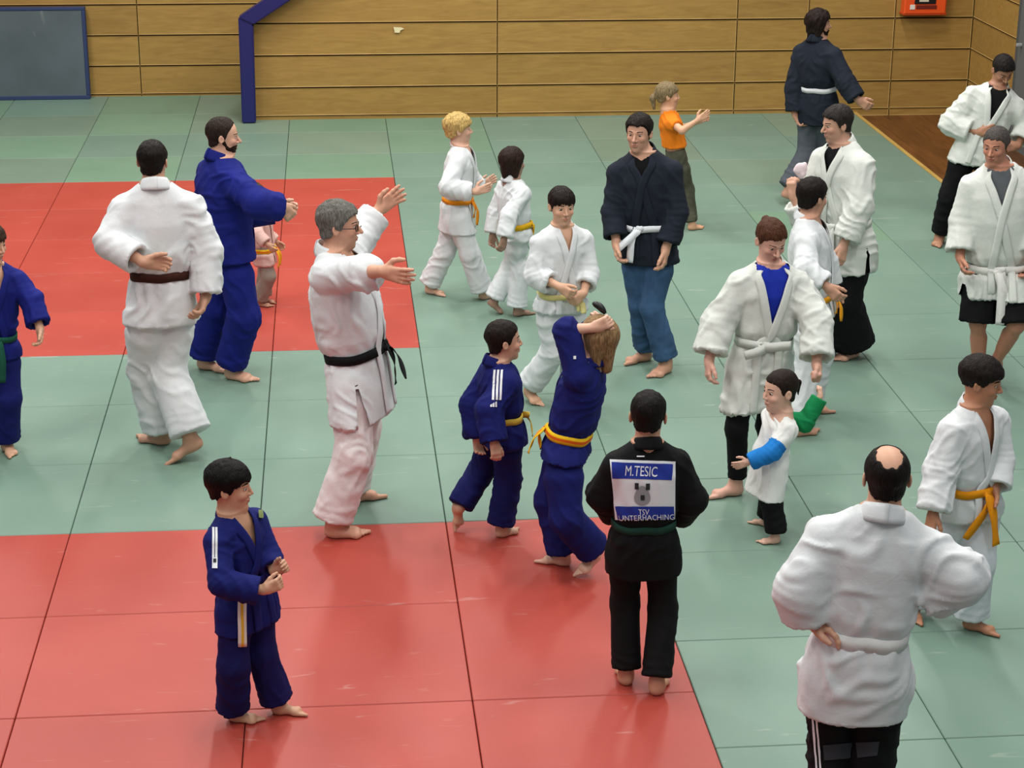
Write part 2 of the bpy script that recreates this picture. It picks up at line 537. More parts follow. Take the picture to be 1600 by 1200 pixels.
def snet(fn, lo, hi, h, newton=1):
    """surface nets over fn; returns verts, quads, normals"""
    lo = np.asarray(lo, float); hi = np.asarray(hi, float)
    B = 4
    n = (np.ceil((hi - lo) / h / B).astype(int) + 1) * B
    nb = n // B
    bc = np.stack(np.meshgrid(*[lo[i] + h * (np.arange(nb[i]) * B + (B - 1) / 2) for i in range(3)], indexing='ij'), -1).reshape(-1, 3).astype(F32)
    fc = fn(bc)
    near = (np.abs(fc) < h * B * 2.2).reshape(nb)
    V = np.repeat(np.repeat(np.repeat(fc.reshape(nb), B, 0), B, 1), B, 2).astype(F32)
    mask = np.repeat(np.repeat(np.repeat(near, B, 0), B, 1), B, 2)
    idx3 = np.argwhere(mask)
    V[mask] = fn((lo + h * idx3).astype(F32))
    S = V < 0
    c = np.zeros(tuple(n - 1), np.int8)
    for a in range(2):
        for b in range(2):
            for d in range(2):
                c += S[a:n[0] - 1 + a, b:n[1] - 1 + b, d:n[2] - 1 + d]
    mixed = (c > 0) & (c < 8)
    cells = np.argwhere(mixed)
    idx = -np.ones(mixed.shape, np.int64); idx[mixed] = np.arange(len(cells))
    acc = np.zeros((len(cells), 3)); cnt = np.zeros(len(cells))
    for a, b in EDG:
        ca = cells + a; cb = cells + b
        va = V[ca[:, 0], ca[:, 1], ca[:, 2]].astype(float); vb = V[cb[:, 0], cb[:, 1], cb[:, 2]].astype(float)
        m = (va < 0) != (vb < 0)
        t = np.where(m, va / np.where(m, va - vb, 1), 0)
        acc[m] += (a + t[:, None] * (b - a))[m]; cnt[m] += 1
    verts = lo + h * (cells + acc / np.maximum(cnt, 1)[:, None])
    quads = []
    for ax in range(3):
        a1, a2 = (ax + 1) % 3, (ax + 2) % 3
        sl0 = [slice(None)] * 3; sl1 = [slice(None)] * 3
        sl0[ax] = slice(0, -1); sl1[ax] = slice(1, None)
        D = S[tuple(sl0)] != S[tuple(sl1)]
        e = np.argwhere(D)
        ok = (e[:, a1] > 0) & (e[:, a1] < n[a1] - 1) & (e[:, a2] > 0) & (e[:, a2] < n[a2] - 1)
        e = e[ok]
        ins = S[e[:, 0], e[:, 1], e[:, 2]]
        def cell(o1, o2):
            q = e.copy(); q[:, a1] += o1; q[:, a2] += o2
            return idx[q[:, 0], q[:, 1], q[:, 2]]
        q = np.stack([cell(-1, -1), cell(0, -1), cell(0, 0), cell(-1, 0)], 1)
        q[~ins] = q[~ins][:, ::-1]
        quads.append(q)
    quads = np.concatenate(quads) if quads else np.zeros((0, 4), int)
    quads = quads[(quads >= 0).all(1)]
    nrm = None
    for it in range(newton):
        e = h * 0.25
        Vf = verts.astype(F32)
        f0 = fn(Vf).astype(float)
        g = np.stack([(fn(Vf + np.eye(3, dtype=F32)[i] * e) - f0) / e for i in range(3)], 1)
        gl = np.linalg.norm(g, axis=1)
        step = np.clip(f0 / np.maximum(gl, 0.3), -h * 0.6, h * 0.6)
        nrm = g / np.maximum(gl, 1e-6)[:, None]
        verts = verts - nrm * step[:, None]
    return verts, quads, nrm

def keep(verts, quads, vmask):
    q = quads[vmask[quads].any(1)]
    used = np.unique(q)
    mp = -np.ones(len(verts), int); mp[used] = np.arange(len(used))
    return verts[used], mp[q], used

def tube(path, rad, n=8, cap=True, flat=None, up=None):
    """swept tube; rad scalar or list; flat=(w,t) sweeps a rounded ribbon with given width dir per point"""
    path = [np.asarray(p, float) for p in path]
    V = []; Fc = []
    m = len(path)
    prev = None
    for i, p in enumerate(path):
        t = unit(path[min(i + 1, m - 1)] - path[max(i - 1, 0)])
        if prev is None:
            a = np.array([0, 0, 1.0]) if abs(t[2]) < 0.9 else np.array([1.0, 0, 0])
        else:
            a = prev
        x = unit(a - t * np.dot(a, t)); prev = x
        y = np.cross(t, x)
        r = rad if np.isscalar(rad) else rad[i]
        for k in range(n):
            an = 2 * math.pi * k / n
            V.append(p + r * (x * math.cos(an) + y * math.sin(an)))
    for i in range(m - 1):
        for k in range(n):
            Fc.append((i * n + k, i * n + (k + 1) % n, (i + 1) * n + (k + 1) % n, (i + 1) * n + k))
    if cap:
        Fc.append(tuple(range(n))[::-1]); Fc.append(tuple(range((m - 1) * n, m * n)))
    return V, Fc

def ribbon(path, normals, width, th, closed=False, strips=1):
    """flat band along path; width across, th along normals. returns verts, faces, strip index per face"""
    m = len(path); V = []; Fc = []; mi = []
    ns = strips + 1
    for i in range(m):
        if closed:
            t = unit(path[(i + 1) % m] - path[i - 1])
        else:
            t = unit(path[min(i + 1, m - 1)] - path[max(i - 1, 0)])
        nn = unit(normals[i] - t * np.dot(normals[i], t))
        w = np.cross(nn, t)
        wi = width if np.isscalar(width) else width[i]
        for k in range(ns):
            s = -0.5 + k / strips
            ro = 1.0 if 0 < k < strips else 0.55
            V.append(path[i] + w * wi * s + nn * th * ro)
        for k in range(ns):
            s = -0.5 + k / strips
            V.append(path[i] + w * wi * s - nn * 0.001)
    st = 2 * ns
    rng = range(m if closed else m - 1)
    for i in rng:
        a = i * st; b = ((i + 1) % m) * st
        for k in range(strips):
            Fc.append((a + k, a + k + 1, b + k + 1, b + k)); mi.append(k)
            Fc.append((a + ns + k + 1, a + ns + k, b + ns + k, b + ns + k + 1)); mi.append(k)
        Fc.append((a + ns, a, b, b + ns)); mi.append(0)
        Fc.append((a + strips, a + ns + strips, b + ns + strips, b + strips)); mi.append(strips - 1)
    if not closed:
        for a, fl in ((0, False), ((m - 1) * st, True)):
            f = [a + k for k in range(ns)] + [a + ns + k for k in range(ns - 1, -1, -1)]
            Fc.append(tuple(f if fl else f[::-1])); mi.append(0)
    return V, Fc, mi

def smoothpath(pts, n):
    pts = np.array(pts, float)
    d = np.r_[0, np.cumsum(np.linalg.norm(np.diff(pts, axis=0), axis=1))]
    s = np.linspace(0, d[-1], n)
    out = np.stack([np.interp(s, d, pts[:, i]) for i in range(3)], 1)
    for _ in range(2):
        o2 = out.copy(); o2[1:-1] = (out[:-2] + 2 * out[1:-1] + out[2:]) / 4; out = o2
    return out

# ---- head ------------------------------------------------------------------
def head_sdf(q, child=0.0, fem=0.0, jaw=1.0):
    """q in head units (head height 1): x left, y forward, z up"""
    ax = np.abs(q[:, 0])
    m = q.copy(); m[:, 0] = ax
    d = ellip(q, (0, -.065, .13), (.325 , .405, .365))
    d = smin(d, ellip(q, (0, .095, -.12), (.255 + .01 * child, .265, .35)), .09)
    d = smin(d, ellip(q, (0, .12, -.30), (.195 * jaw, .21, .185)), .08)
    d = smin(d, ellip(q, (0, .255, -.415), (.085 * jaw, .085, .075)), .07)
    d = smin(d, ellip(m, (.155, .245 + .008 * child, -.09 - .03 * child), (.085 + .012 * child, .085, .075 + .012 * child)), .07)          # cheeks
    d = smin(d, ellip(q, (0, .315, .09), (.17, .045 - .02 * child, .035 * (1 - .6 * child))), .05)
    d = smax(d, -ellip(m, (.125, .425, .015), (.08, .075 - .008 * child, .05)), .05)           # eye hollows
    nl = 1 - .28 * child
    d = smin(d, rcone(q, (0, .335, .055), (0, .34 + .11 * nl, -.105), .028, .043 * nl), .035)
    d = smin(d, ellip(m, (.042 * nl, .375, -.125), (.038, .045, .034)), .02)
    d = smin(d, ellip(q, (0, .352, -.232), (.088, .038, .02)), .022)
    d = smin(d, ellip(q, (0, .345, -.278), (.075, .038, .026)), .022)
    d = smax(d, -ellip(q, (0, .405, -.255), (.085, .03, .008)), .012)            # mouth line
    ea = np.array([[.93, .3, 0], [-.3, .93, .18], [.06, -.18, .97]])
    ear = ellip(m, (.335, -.045, -.03), (.03, .078, .115), ea)
    ear = smax(ear, -ellip(m, (.375, -.035, -.02), (.03, .045, .07), ea), .02)
    d = smin(d, ear, .02)
    return d

def skull_sdf(q, child=0.0):
    d = ellip(q, (0, -.065, .13), (.325, .405, .365))
    d = smin(d, ellip(q, (0, .095, -.12), (.255, .265, .35)), .09)
    return smin(d, ellip(q, (0, -.12, -.2), (.24, .24, .2)), .1)

# ---- hand ------------------------------------------------------------------
CURL = {'relaxed': (22, 32, 22), 'open': (4, 6, 4), 'fist': (78, 88, 60), 'cup': (38, 42, 30), 'spread': (6, 8, 6), 'point': (30, 35, 25)}
def hand_prims(W, D, T, Np, hl, pose):
    pr = []
    def at(d, t, n=0.0):
        return W + hl * (D * d + T * t + Np * n)
    c = CURL[pose]
    pr.append(('c', at(-.02, 0), at(.14, .02), .135 * hl, .15 * hl))
    for t0, t1 in ((.13, .155), (.05, .06), (-.05, -.05), (-.12, -.145)):
        pr.append(('c', at(.14, t0), at(.48, t1), .085 * hl, .072 * hl))
    LEN = (.40, .45, .42, .33)
    for i, (tt, L) in enumerate(zip((.165, .058, -.05, -.15), LEN)):
        ci = c
        if pose == 'point' and i == 0:
            ci = (6, 8, 5)
        sp = (tt / .165) * (0.16 if pose in ('spread',) else 0.07)
        p = at(.49, tt); ang = 0.0
        base = unit(D + T * sp)
        for sgi, fr in enumerate((.42, .32, .26)):
            ang += math.radians(ci[sgi] + 3 * i)
            dr = base * math.cos(ang) + Np * math.sin(ang)
            p2 = p + dr * L * fr * hl
            pr.append(('c', p, p2, (.062 - .006 * sgi) * hl, (.057 - .007 * sgi) * hl))
            p = p2
    tang = .95 if pose in ('open', 'spread') else .55
    p = at(.10, .12, .02)
    p1 = p + hl * .27 * unit(D * math.cos(tang) + T * math.sin(tang) + Np * .25)
    p2 = p1 + hl * .17 * unit(D + T * (.35 if pose != 'fist' else -.3) + Np * .35)
    p3 = p2 + hl * .13 * unit(D + T * (.15 if pose != 'fist' else -.6) + Np * .3)
    pr += [('c', p, p1, .10 * hl, .075 * hl), ('c', p1, p2, .072 * hl, .066 * hl), ('c', p2, p3, .064 * hl, .052 * hl)]
    return pr

def foot_prims(heel, D, up, side, fl, inner):
    """heel: sole point at back of heel; side: unit to the body's inner side"""
    pr = []
    def at(d, s, u):
        return heel + fl * (D * d + side * s + up * u)
    pr.append(('c', at(.13, 0, .115), at(.28, 0, .15), .115 * fl, .125 * fl))
    pr.append(('c', at(.28, .02, .14), at(.64, .05, .085), .125 * fl, .085 * fl))
    pr.append(('c', at(.25, -.05, .085), at(.62, -.09, .07), .085 * fl, .068 * fl))
    pr.append(('c', at(.62, .10, .072), at(.68, -.10, .06), .07 * fl, .058 * fl))
    L = (.27, .235, .21, .18, .14)
    for i, l in enumerate(L):
        s = .125 - i * .065
        b = at(.70 - .028 * i, s, .06)
        pr.append(('c', b, b + fl * (D * (l - .07) - up * .015), (.052 if i == 0 else .038) * fl, (.046 if i == 0 else .032) * fl))
    return pr

def eval_prims(P, prims, k, core=2, kf=None):
    d = None
    for i, (_, a, b, ra, rb) in enumerate(prims):
        e = rcone(P, a, b, ra, rb)
        d = e if d is None else smin(d, e, k if i < core else (kf or k))
    return d

def bounds(pts, m):
    pts = np.array(pts)
    return pts.min(0) - m, pts.max(0) + m

BVHS = {}

def proj(p):
    d = np.asarray(p) - CPOS
    z = d @ _f
    return 800 + FPX * (d @ _r) / z, 600 - FPX * (d @ _u) / z

def raysphere(px, c, L):
    u, v, s = px
    r = ray(u, v)
    tc = float(r @ (c - CPOS))
    q = CPOS + r * tc - c
    disc = L * L - float(q @ q)
    return CPOS + r * (tc + s * math.sqrt(max(disc, 0.0)))

TK = np.array([-.7, -.25, 0, .25, .45, .7, .88, 1.0])
RX = np.array([.088, .09, .097, .087, .09, .098, .085, .045])
RY = np.array([.062, .064, .070, .062, .064, .066, .052, .036])
LOG = []

def person(name, label, H, yaw, pel, neck, head, LA, RA, LL, RL, hy=None, hp=0.0, hr=0.0, nd=0.0, pd=0.0, hd=None,
           hipyaw=None, fat=1.0, belly=0.0, shw=1.0, skin='c99a7e', tintbeard=0.0, child=0.0, fem=0.0, jaw=1.0, hh=None,
           hair=None, beard=None, brow='2a1e16', top=None, bot=None, lhand='relaxed', rhand='relaxed', lthumb=None, rthumb=None,
           seed=1, glasses=False, barearm=False, pz=.50):
    s = H / 1.75
    Z = np.array([0, 0, 1.0])
    hh = hh or (.17 + .038 * H)
    ya = math.radians(yaw)
    Fv = np.array([math.sin(ya), -math.cos(ya), 0.0])
    feet = {}
    for k, LG in (('L', LL), ('R', RL)):
        he = gpt(*LG['h']); to = gpt(*LG['t'])
        feet[k] = (he, to)
    base = (feet['L'][0] + feet['L'][1] + feet['R'][0] + feet['R'][1]) / 4
    base = np.array([base[0], base[1], 0.0])
    P0 = onplane(*pel, base, pd)
    pv = pel[1]
    for _ in range(4):                      # keep the picture column, put the hips at their height
        P0[2] = pz * H
        pv = proj(P0)[1]
        P0 = onplane(pel[0], pv, base, pd)
    N0 = onplane(*neck, base, nd)
    hc0 = onplane(*head, base, nd if hd is None else hd)
    gap = np.linalg.norm(hc0 - N0); want = .5 * hh + .010 * H
    if gap > want:
        N0 = hc0 + (N0 - hc0) * (want / gap)
    T = np.linalg.norm(N0 - P0)
    U = unit(N0 - P0)
    L = unit(np.cross(U, Fv)); F = unit(np.cross(L, U))
    yh = math.radians(yaw if hipyaw is None else hipyaw)
    Lh = unit(np.cross(Z, [math.sin(yh), -math.cos(yh), 0.0]))
    J = {}
    for k, sg, A in (('L', 1, LA), ('R', -1, RA)):
        sh = N0 - U * .070 * H + L * sg * .100 * H * shw
        e = raysphere(A[0], sh, .165 * H)
        if (e - sh) @ U > 0.02:
            sh = sh + U * .03 * H - L * sg * .01 * H
            e = raysphere(A[0], sh, .165 * H)
        w = raysphere(A[1], e, .148 * H)
        if len(A) > 2:
            tip = raysphere(A[2], w, .105 * H)
            hdv = unit(tip - w)
        else:
            hdv = unit(w - e)
        J[k] = (sh, e, w, hdv)
    for k, sg, LG in (('L', 1, LL), ('R', -1, RL)):
        he, to = feet[k]
        D = unit(to - he); fl = .150 * H
        mid = (he + to) / 2; he0 = mid - D * fl / 2
        if abs(he[2]) < 1e-6 and abs(to[2]) < 1e-6:
            he0[2] = 0.0
        up = unit(Z - D * D[2])
        an = he0 + fl * (D * .20 + up * .30)
        hip = P0 + Lh * sg * .053 * H * min(fat, 1.0)
        Lt, Ls = .245 * H, .215 * H
        best = None
        for dv in np.linspace(-70, 40, 12):
            r = ray(LG['k'][0], LG['k'][1] + dv)
            tc = float(r @ ((hip + an) / 2 - CPOS))
            for dt in np.linspace(-.4 * s, .4 * s, 61):
                kp = CPOS + r * (tc + dt)
                c = (np.linalg.norm(kp - hip) - Lt) ** 2 + (np.linalg.norm(kp - an) - Ls) ** 2 - .008 * s * ((kp - (hip + an) / 2) @ (D if abs(D[2]) < .5 else Fv)) + 2e-7 * dv * dv
                if best is None or c < best[0]:
                    best = (c, kp)
        kn = best[1]
        inner = np.cross(D, up) if k == 'L' else np.cross(up, D)
        J['leg' + k] = (hip, kn, an, he0, D, up, inner, fl)
    # head frame
    hya = math.radians(yaw if hy is None else hy)
    hf = np.array([math.sin(hya) * math.cos(math.radians(hp)), -math.cos(hya) * math.cos(math.radians(hp)), -math.sin(math.radians(hp))])
    hl_ = unit(np.cross(Z, hf)); hu = np.cross(hf, hl_)
    cr, sr = math.cos(math.radians(hr)), math.sin(math.radians(hr))
    hl2 = cr * hl_ + sr * hu; hu2 = -sr * hl_ + cr * hu
    HA = np.array([hl2, hf, hu2])
    hdz = (.012 * H * float(hf @ PN) + nd) if hd is None else hd
    HC = onplane(*head, base, hdz)
    LOG.append('%-12s H=%.2f T=%.3f(%.3f) neckz=%.2f(%.2f) pelz=%.2f(%.2f) headz=%.2f(%.2f) headtop_v=%.0f | %s' % (
        name + str(seed), H, T, .3 * H, N0[2], .83 * H, P0[2], .525 * H, HC[2], H - hh * .5, proj(HC + np.array([0, 0, hh * .5]))[1],
        ' '.join('%s th%.2f sh%.2f ua%.2f fa%.2f fl%.2f' % (k, np.linalg.norm(J['leg' + k][1] - J['leg' + k][0]) / (.245 * H), np.linalg.norm(J['leg' + k][1] - J['leg' + k][2]) / (.215 * H),
                 np.linalg.norm(J[k][1] - J[k][0]) / (.165 * H), np.linalg.norm(J[k][2] - J[k][1]) / (.148 * H), np.linalg.norm(feet[k][1] - feet[k][0]) / (.15 * H)) for k in 'LR')))
    root = empty(name, base, label, 'person')

    # ---------------- fields
    rxb, ryb = RX * H * fat, RY * H * fat
    fb = belly * np.exp(-((TK - .38) / .28) ** 2)
    ryb = ryb * (1 + fb)
    rxb = rxb * (1 + .4 * fb)
    def tcoord(P):
        q = P - P0.astype(F32)
        return q @ L.astype(F32), q @ F.astype(F32), q @ U.astype(F32)
    def torso(P, ox, oy, tk=TK, rx0=rxb, ry0=ryb, top=1.02, bot=-.2):
        x, y, z = tcoord(P)
        t = z / T
        rx = np.interp(t, tk, rx0) + (np.interp(t, tk, ox) if not np.isscalar(ox) else ox)
        ry = np.interp(t, tk, ry0) + (np.interp(t, tk, oy) if not np.isscalar(oy) else oy)
        y = y - .25 * np.maximum(np.interp(t, TK, ryb) - np.interp(t, TK, RY * H * fat), 0)
        k = (np.abs(x / rx) ** 2.3 + np.abs(y / ry) ** 2.3) ** (1 / 2.3)
        d = (k - 1) * np.minimum(rx, ry)
        d = np.maximum(d, z - T * top)
        return np.maximum(d, T * bot - z)
    lowt = np.clip((.45 - TK) / .3, 0, 1)
    rn = .032 * H * (.92 if fem or child else 1.0)
    rn = max(rn, .2 * hh)
    nk0 = N0 - U * .03 * H - F * .006 * H
    nk1 = HC + HA.T @ np.array([0, -.09, -.2]) * hh
    def neckf(P):
        return smin(rcone(P, nk0, nk1, rn * 1.1, rn * .95), torso(P, -.02 * s * lowt, -.02 * s * lowt, bot=.0), .06)
    def armf(P, k):
        sh, e, w, dv = J[k]
        a = rcone(P, sh, e, .029 * H, .023 * H)
        return smin(a, rcone(P, e, w, .0245 * H, .0155 * H), .02)
    def legf(P, k):
        hip, kn, an, he, D, up, inn, fl = J['leg' + k]
        a = smin(rcone(P, hip * .85 + kn * .15, kn, .044 * H, .030 * H), rcone(P, kn, an, .029 * H, .02 * H), .03)
        cm = kn * .68 + an * .32 - D * .012 * H
        return smin(a, rcone(P, cm, kn * .4 + an * .6 - D * .004 * H, .030 * H, .022 * H), .03)
    def bodyf(P):
        d = neckf(P)
        for k in 'LR':
            sh = J[k][0]
            d = smin(d, rcone(P, N0 - U * .04 * H, sh, .034 * H, .031 * H), .04)
            d = smin(d, armf(P, k), .03)
            d = smin(d, legf(P, k), .03)
        return d
    def headf(P):
        q = ((P - HC.astype(F32)) @ HA.T.astype(F32)) / F32(hh)
        return head_sdf(q, child, fem, jaw) * hh
    def headneck(P):
        return smin(headf(P), neckf(P), .025)
    VV, FF, TT = [], [], []
    off = 0
    def push(v, q, tint=None):
        nonlocal off
        VV.append(v); FF.append(q + off); off += len(v)
        TT.append(np.ones((len(v), 4)) if tint is None else tint)
    HLn = .105 * H
    # details: hands and feet
    cutmask = []
    for k, pose, th in (('L', lhand, lthumb), ('R', rhand, rthumb)):
        sh, e, w, D = J[k]
        if th is None:
            T_ = F if abs(D[2]) > .7 else Z
        else:
            T_ = {'up': Z, 'down': -Z, 'fwd': F, 'back': -F, 'left': L, 'right': -L, 'cam': -PN, 'away': PN}[th] if isinstance(th, str) else np.array(th)
        T_ = unit(T_ - D * (T_ @ D))
        Np = np.cross(D, T_) if k == 'L' else np.cross(T_, D)
        pr = hand_prims(w, D, T_, Np, HLn * 1.0, pose)
        mid = e * .55 + w * .45
        def hf_(P, pr=pr, k=k):
            h = eval_prims(P, pr, .016 * s, 5, .007 * s)
            return smin(h, armf(P, k), .02 * s)
        if barearm:
            mid = sh * .6 + e * .4
        lo, hi = bounds([mid, e if barearm else mid, w] + [p for q in pr for p in (q[1], q[2])], .05)
        v, q, n = snet(hf_, lo, hi, .0045 if s > .85 else .0038)
        ax = unit(e - sh) if barearm else unit(w - e)
        m = ((v - mid) @ ax) > 0
        if barearm:
            m = m | (((v - e) @ unit(w - e)) > 0)
        v, q, _ = keep(v, q, m)
        push(v, q)
        cutmask.append((mid, ax))
    for k in 'LR':
        hip, kn, an, he, D, up, inn, fl = J['leg' + k]
        pr = foot_prims(he, D, up, inn, fl, None)
        mid = kn * .5 + an * .5
        def ff_(P, pr=pr, k=k, an=an, he=he, D=D, up=up, fl=fl):
            h = eval_prims(P, pr, .03 * s, 4, .008 * s)
            h = smin(h, rcone(P, an, he + fl * (D * .2 + up * .16), .021 * H, .022 * H), .03 * s)
            h = smin(h, legf(P, k), .03 * s)
            return np.maximum(h, -(((P - he.astype(F32)) @ up.astype(F32)) - .004))
        lo, hi = bounds([mid] + [p for q in pr for p in (q[1], q[2])], .06)
        v, q, n = snet(ff_, lo, hi, .007 if s > .85 else .0058)
        ax = unit(an - kn)
        v, q, _ = keep(v, q, ((v - mid) @ ax) > 0)
        push(v, q)
        cutmask.append((mid, ax))
    # head
    lo, hi = bounds([HC - .58 * hh, HC + .58 * hh, N0 - .03, N0 + np.array([.03, .03, -.03])], .02)
    v, q, n = snet(headneck, lo, hi, hh * .0195)
    m = ((v - (N0 + U * .004)) @ U) > -.01
    v, q, _ = keep(v, q, m)
    hq = (v - HC) @ HA.T / hh
    tint = np.ones((len(v), 4))
    lip = np.clip(1 - np.sqrt((hq[:, 0] / .09) ** 2 + ((hq[:, 2] + .255) / .05) ** 2), 0, 1) * (hq[:, 1] > .25)
    lip = np.clip(lip * 3, 0, 1)
    tint[:, :3] *= 1 - lip[:, None] * np.array([.18, .42, .40]) * (1.3 if fem else .9)
    ck = np.exp(-(((np.abs(hq[:, 0]) - .16) / .08) ** 2 + ((hq[:, 2] + .1) / .09) ** 2)) * (hq[:, 1] > 0)
    tint[:, :3] *= 1 - ck[:, None] * np.array([.0, .12, .12])
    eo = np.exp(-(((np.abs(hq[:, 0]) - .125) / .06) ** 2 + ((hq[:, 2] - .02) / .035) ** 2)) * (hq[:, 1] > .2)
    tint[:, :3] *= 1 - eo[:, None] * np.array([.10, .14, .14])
    if tintbeard:
        bd = (1 / (1 + np.exp((hq[:, 2] + .17) / .02))) * (hq[:, 1] > -.02) * np.clip((hq[:, 2] + .6) / .1, 0, 1) * (1 - lip)
        tint[:, :3] *= 1 - (bd * tintbeard)[:, None] * np.array([.5, .47, .42])
    push(v, q, tint)
    # main body
    allp = [P0 - U * .1, N0, HC] + [J[k][i] for k in 'LR' for i in range(3)] + [J['leg' + k][i] for k in 'LR' for i in range(3)]
    lo, hi = bounds(allp, .1)
    v, q, n = snet(bodyf, lo, hi, .017 if s > .85 else .014)
    m = np.ones(len(v), bool)
    for mid, ax in cutmask:
        m &= ~((((v - mid) @ ax) > .006) & (np.linalg.norm(v - mid, axis=1) < .5 * s) & (np.linalg.norm((v - mid) - ((v - mid) @ ax)[:, None] * ax, axis=1) < .09 * s))
    m &= ~((((v - N0) @ U) > .012))
    v, q, _ = keep(v, q, m)
    push(v, q)
    body = mkobj('body', np.concatenate(VV), np.concatenate(FF), skinmat(skin), root, base, tint=np.concatenate(TT))

    # ---------------- face pieces
    def surf(x, z):
        ys = np.linspace(.5, .1, 160)
        q = np.stack([np.full(160, x), ys, np.full(160, z)], 1).astype(F32)
        d = head_sdf(q, child, fem, jaw)
        i = np.argmax(d < 0)
        return ys[i]
    def hw(p):
        return HC + HA.T @ np.asarray(p, float) * hh
    for sx in (1, -1):
        ex = .125 * sx
        es = 1 + .22 * child
        cy = surf(ex, .018) - .012
        V = []; Fc = []; mi = []
        R_, S_ = 8, 14
        for i in range(R_ + 1):
            a = i / R_ * math.pi / 2
            for j in range(S_):
                b = 2 * math.pi * j / S_
                lidcurve = 1.0
                V.append(hw((ex + .058 * es * math.sin(a) * math.cos(b), cy + .03 * math.cos(a) - .012 * abs(math.cos(b)) * math.sin(a), .018 + .029 * es * math.sin(a) * math.sin(b) * lidcurve)))
        for i in range(R_):
            for j in range(S_):
                Fc.append((i * S_ + j, (i + 1) * S_ + j, (i + 1) * S_ + (j + 1) % S_, i * S_ + (j + 1) % S_))
                mi.append(1 if i < 4 else (2 if i >= R_ - 1 and 0 < j < S_ / 2 - 1 else 0))
        mkobj('eye', V, Fc, [plain('b5aaa2', .3, .4, 'eye_white'), plain('20140e', .2, .5, 'iris_dark'), plain('2a1c16', .6, .2, 'lashes')], body, base, midx=mi)
        bpth = []
        for tt in np.linspace(0, 1, 7):
            x = sx * (.055 + .15 * tt); z = .112 + .018 * math.sin(tt * 2.6) - .016 * tt
            bpth.append(hw((x, surf(x, z) + .001, z)))
        V, Fc = tube(bpth, [hh * (.013 if not fem else .009) * w for w in (.7, 1, 1.1, 1.1, 1, .8, .4)], 6)
        mkobj('eyebrow', V, Fc, hairmat(brow), body, base)
    # ---------------- hair
    def scalp(q):
        return skull_sdf(q)
    def build_hair(hspec, nm):
        ys = np.array(hspec.get('ys', [-.5, -.3, -.14, -.06, .03, .08, .13, .22, .3, .5]))
        zs = np.array(hspec.get('zs', [-.30, -.29, -.20, -.02, -.06, -.02, .12, .24, .285, .29]))
        tt_, ts_ = hspec.get('t', (.05, .018))
        longs = hspec.get('long', [])
        bald = hspec.get('bald')
        am = hspec.get('rough', .012)
        def hf2(P):
            q = ((P - HC.astype(F32)) @ HA.T.astype(F32)) / F32(hh)
            th = ts_ + (tt_ - ts_) * np.clip((q[:, 2] + .05) / .3, 0, 1)
            th = th * np.clip(1.0 - .0 * q[:, 1], 0, 2)
            n1 = vnoise(q * np.array([14, 14, 7]), seed)
            d = scalp(q) - th - am * n1
            zb = np.interp(q[:, 1], ys, zs)
            g = (zb - q[:, 2] + .03 * n1 + .03 * vnoise(q * np.array([26, 26, 5]), seed + 2)) * .7
            d = smax(d, g, .02)
            for a, b, ra, rb in longs:
                d = smin(d, rcone(q, a, b, ra, rb) - am * n1, .06)
            if longs and hspec.get('faceclear', True):
                d = np.maximum(d, -ellip(q, (0, .42, -.1), (.24, .32, .42)))
            if bald is not None:
                d = smax(d, -ellip(q, bald[0], bald[1]) + .03 * n1, .02)
            return (d * hh).astype(F32)
        pts = [HC - .60 * hh, HC + .64 * hh]
        for a, b, ra, rb in longs:
            for p, r in ((a, ra), (b, rb)):
                pts += [HC + HA.T @ (np.array(p) + np.array(o)) * hh for o in ((r, 0, 0), (-r, 0, 0), (0, r, 0), (0, -r, 0), (0, 0, r), (0, 0, -r))]
        lo, hi = bounds(pts, .012)
        v, q, n = snet(hf2, lo, hi, hh * .026)
        return mkobj(nm, v, q, hairmat(hspec['col']), root, base)
    if hair:
        build_hair(hair, 'hair')
    if beard:
        def bf(P):
            q = ((P - HC.astype(F32)) @ HA.T.astype(F32)) / F32(hh)
            n1 = vnoise(q * 16, seed)
            d = head_sdf(q, child, fem, jaw) - .009 - .006 * n1
            zb = np.interp(q[:, 1], [-.2, -.02, .05, .12, .2, .28, .5], [-.5, -.1, -.06, -.2, -.24, -.19, -.19])
            g = (q[:, 2] - zb + .015 * n1) * .7
            d = smax(d, g, .015)
            d = np.maximum(d, -ellip(q, (0, .4, -.255), (.085, .1, .038)))
            d = np.maximum(d, -.03 - q[:, 1])
            d = np.maximum(d, -ellip(q, (0, .44, -.11), (.07, .1, .06)))
            return (d * hh).astype(F32)
        lo, hi = bounds([hw(p) for p in ((.35, .5, 0), (-.35, .5, 0), (.35, -.1, -.6), (-.35, -.1, -.6), (0, .5, -.6), (0, -.1, 0))], .01)
        v, q, n = snet(bf, lo, hi, hh * .02)
        mkobj('beard', v, q, hairmat(beard), root, base)
    if glasses:
        V = []; Fc = []
        for sx in (1, -1):
            yy = surf(.125 * sx, .0) + .055
            c = [hw((sx * (.13 + .095 * math.cos(a)), yy - .03 * abs(math.cos(a)) * (1 if math.cos(a) > 0 else .0), .005 + .07 * math.sin(a))) for a in np.linspace(0, 2 * math.pi, 21)]
            v, f = tube(c, hh * .011, 5, False); o_ = len(V); V += v; Fc += [tuple(i + o_ for i in x) for x in f]
            v, f = tube([hw((sx * .225, yy - .03, .01)), hw((sx * .345, .1, .02)), hw((sx * .345, -.06, .02))], hh * .01, 5); o_ = len(V); V += v; Fc += [tuple(i + o_ for i in x) for x in f]
        v, f = tube([hw((.035, .43, .01)), hw((0, .44, .02)), hw((-.035, .43, .01))], hh * .01, 5); o_ = len(V); V += v; Fc += [tuple(i + o_ for i in x) for x in f]
        mkobj('glasses', V, Fc, plain('2a1a18', .3, .5, 'glasses_frame'), root, base)

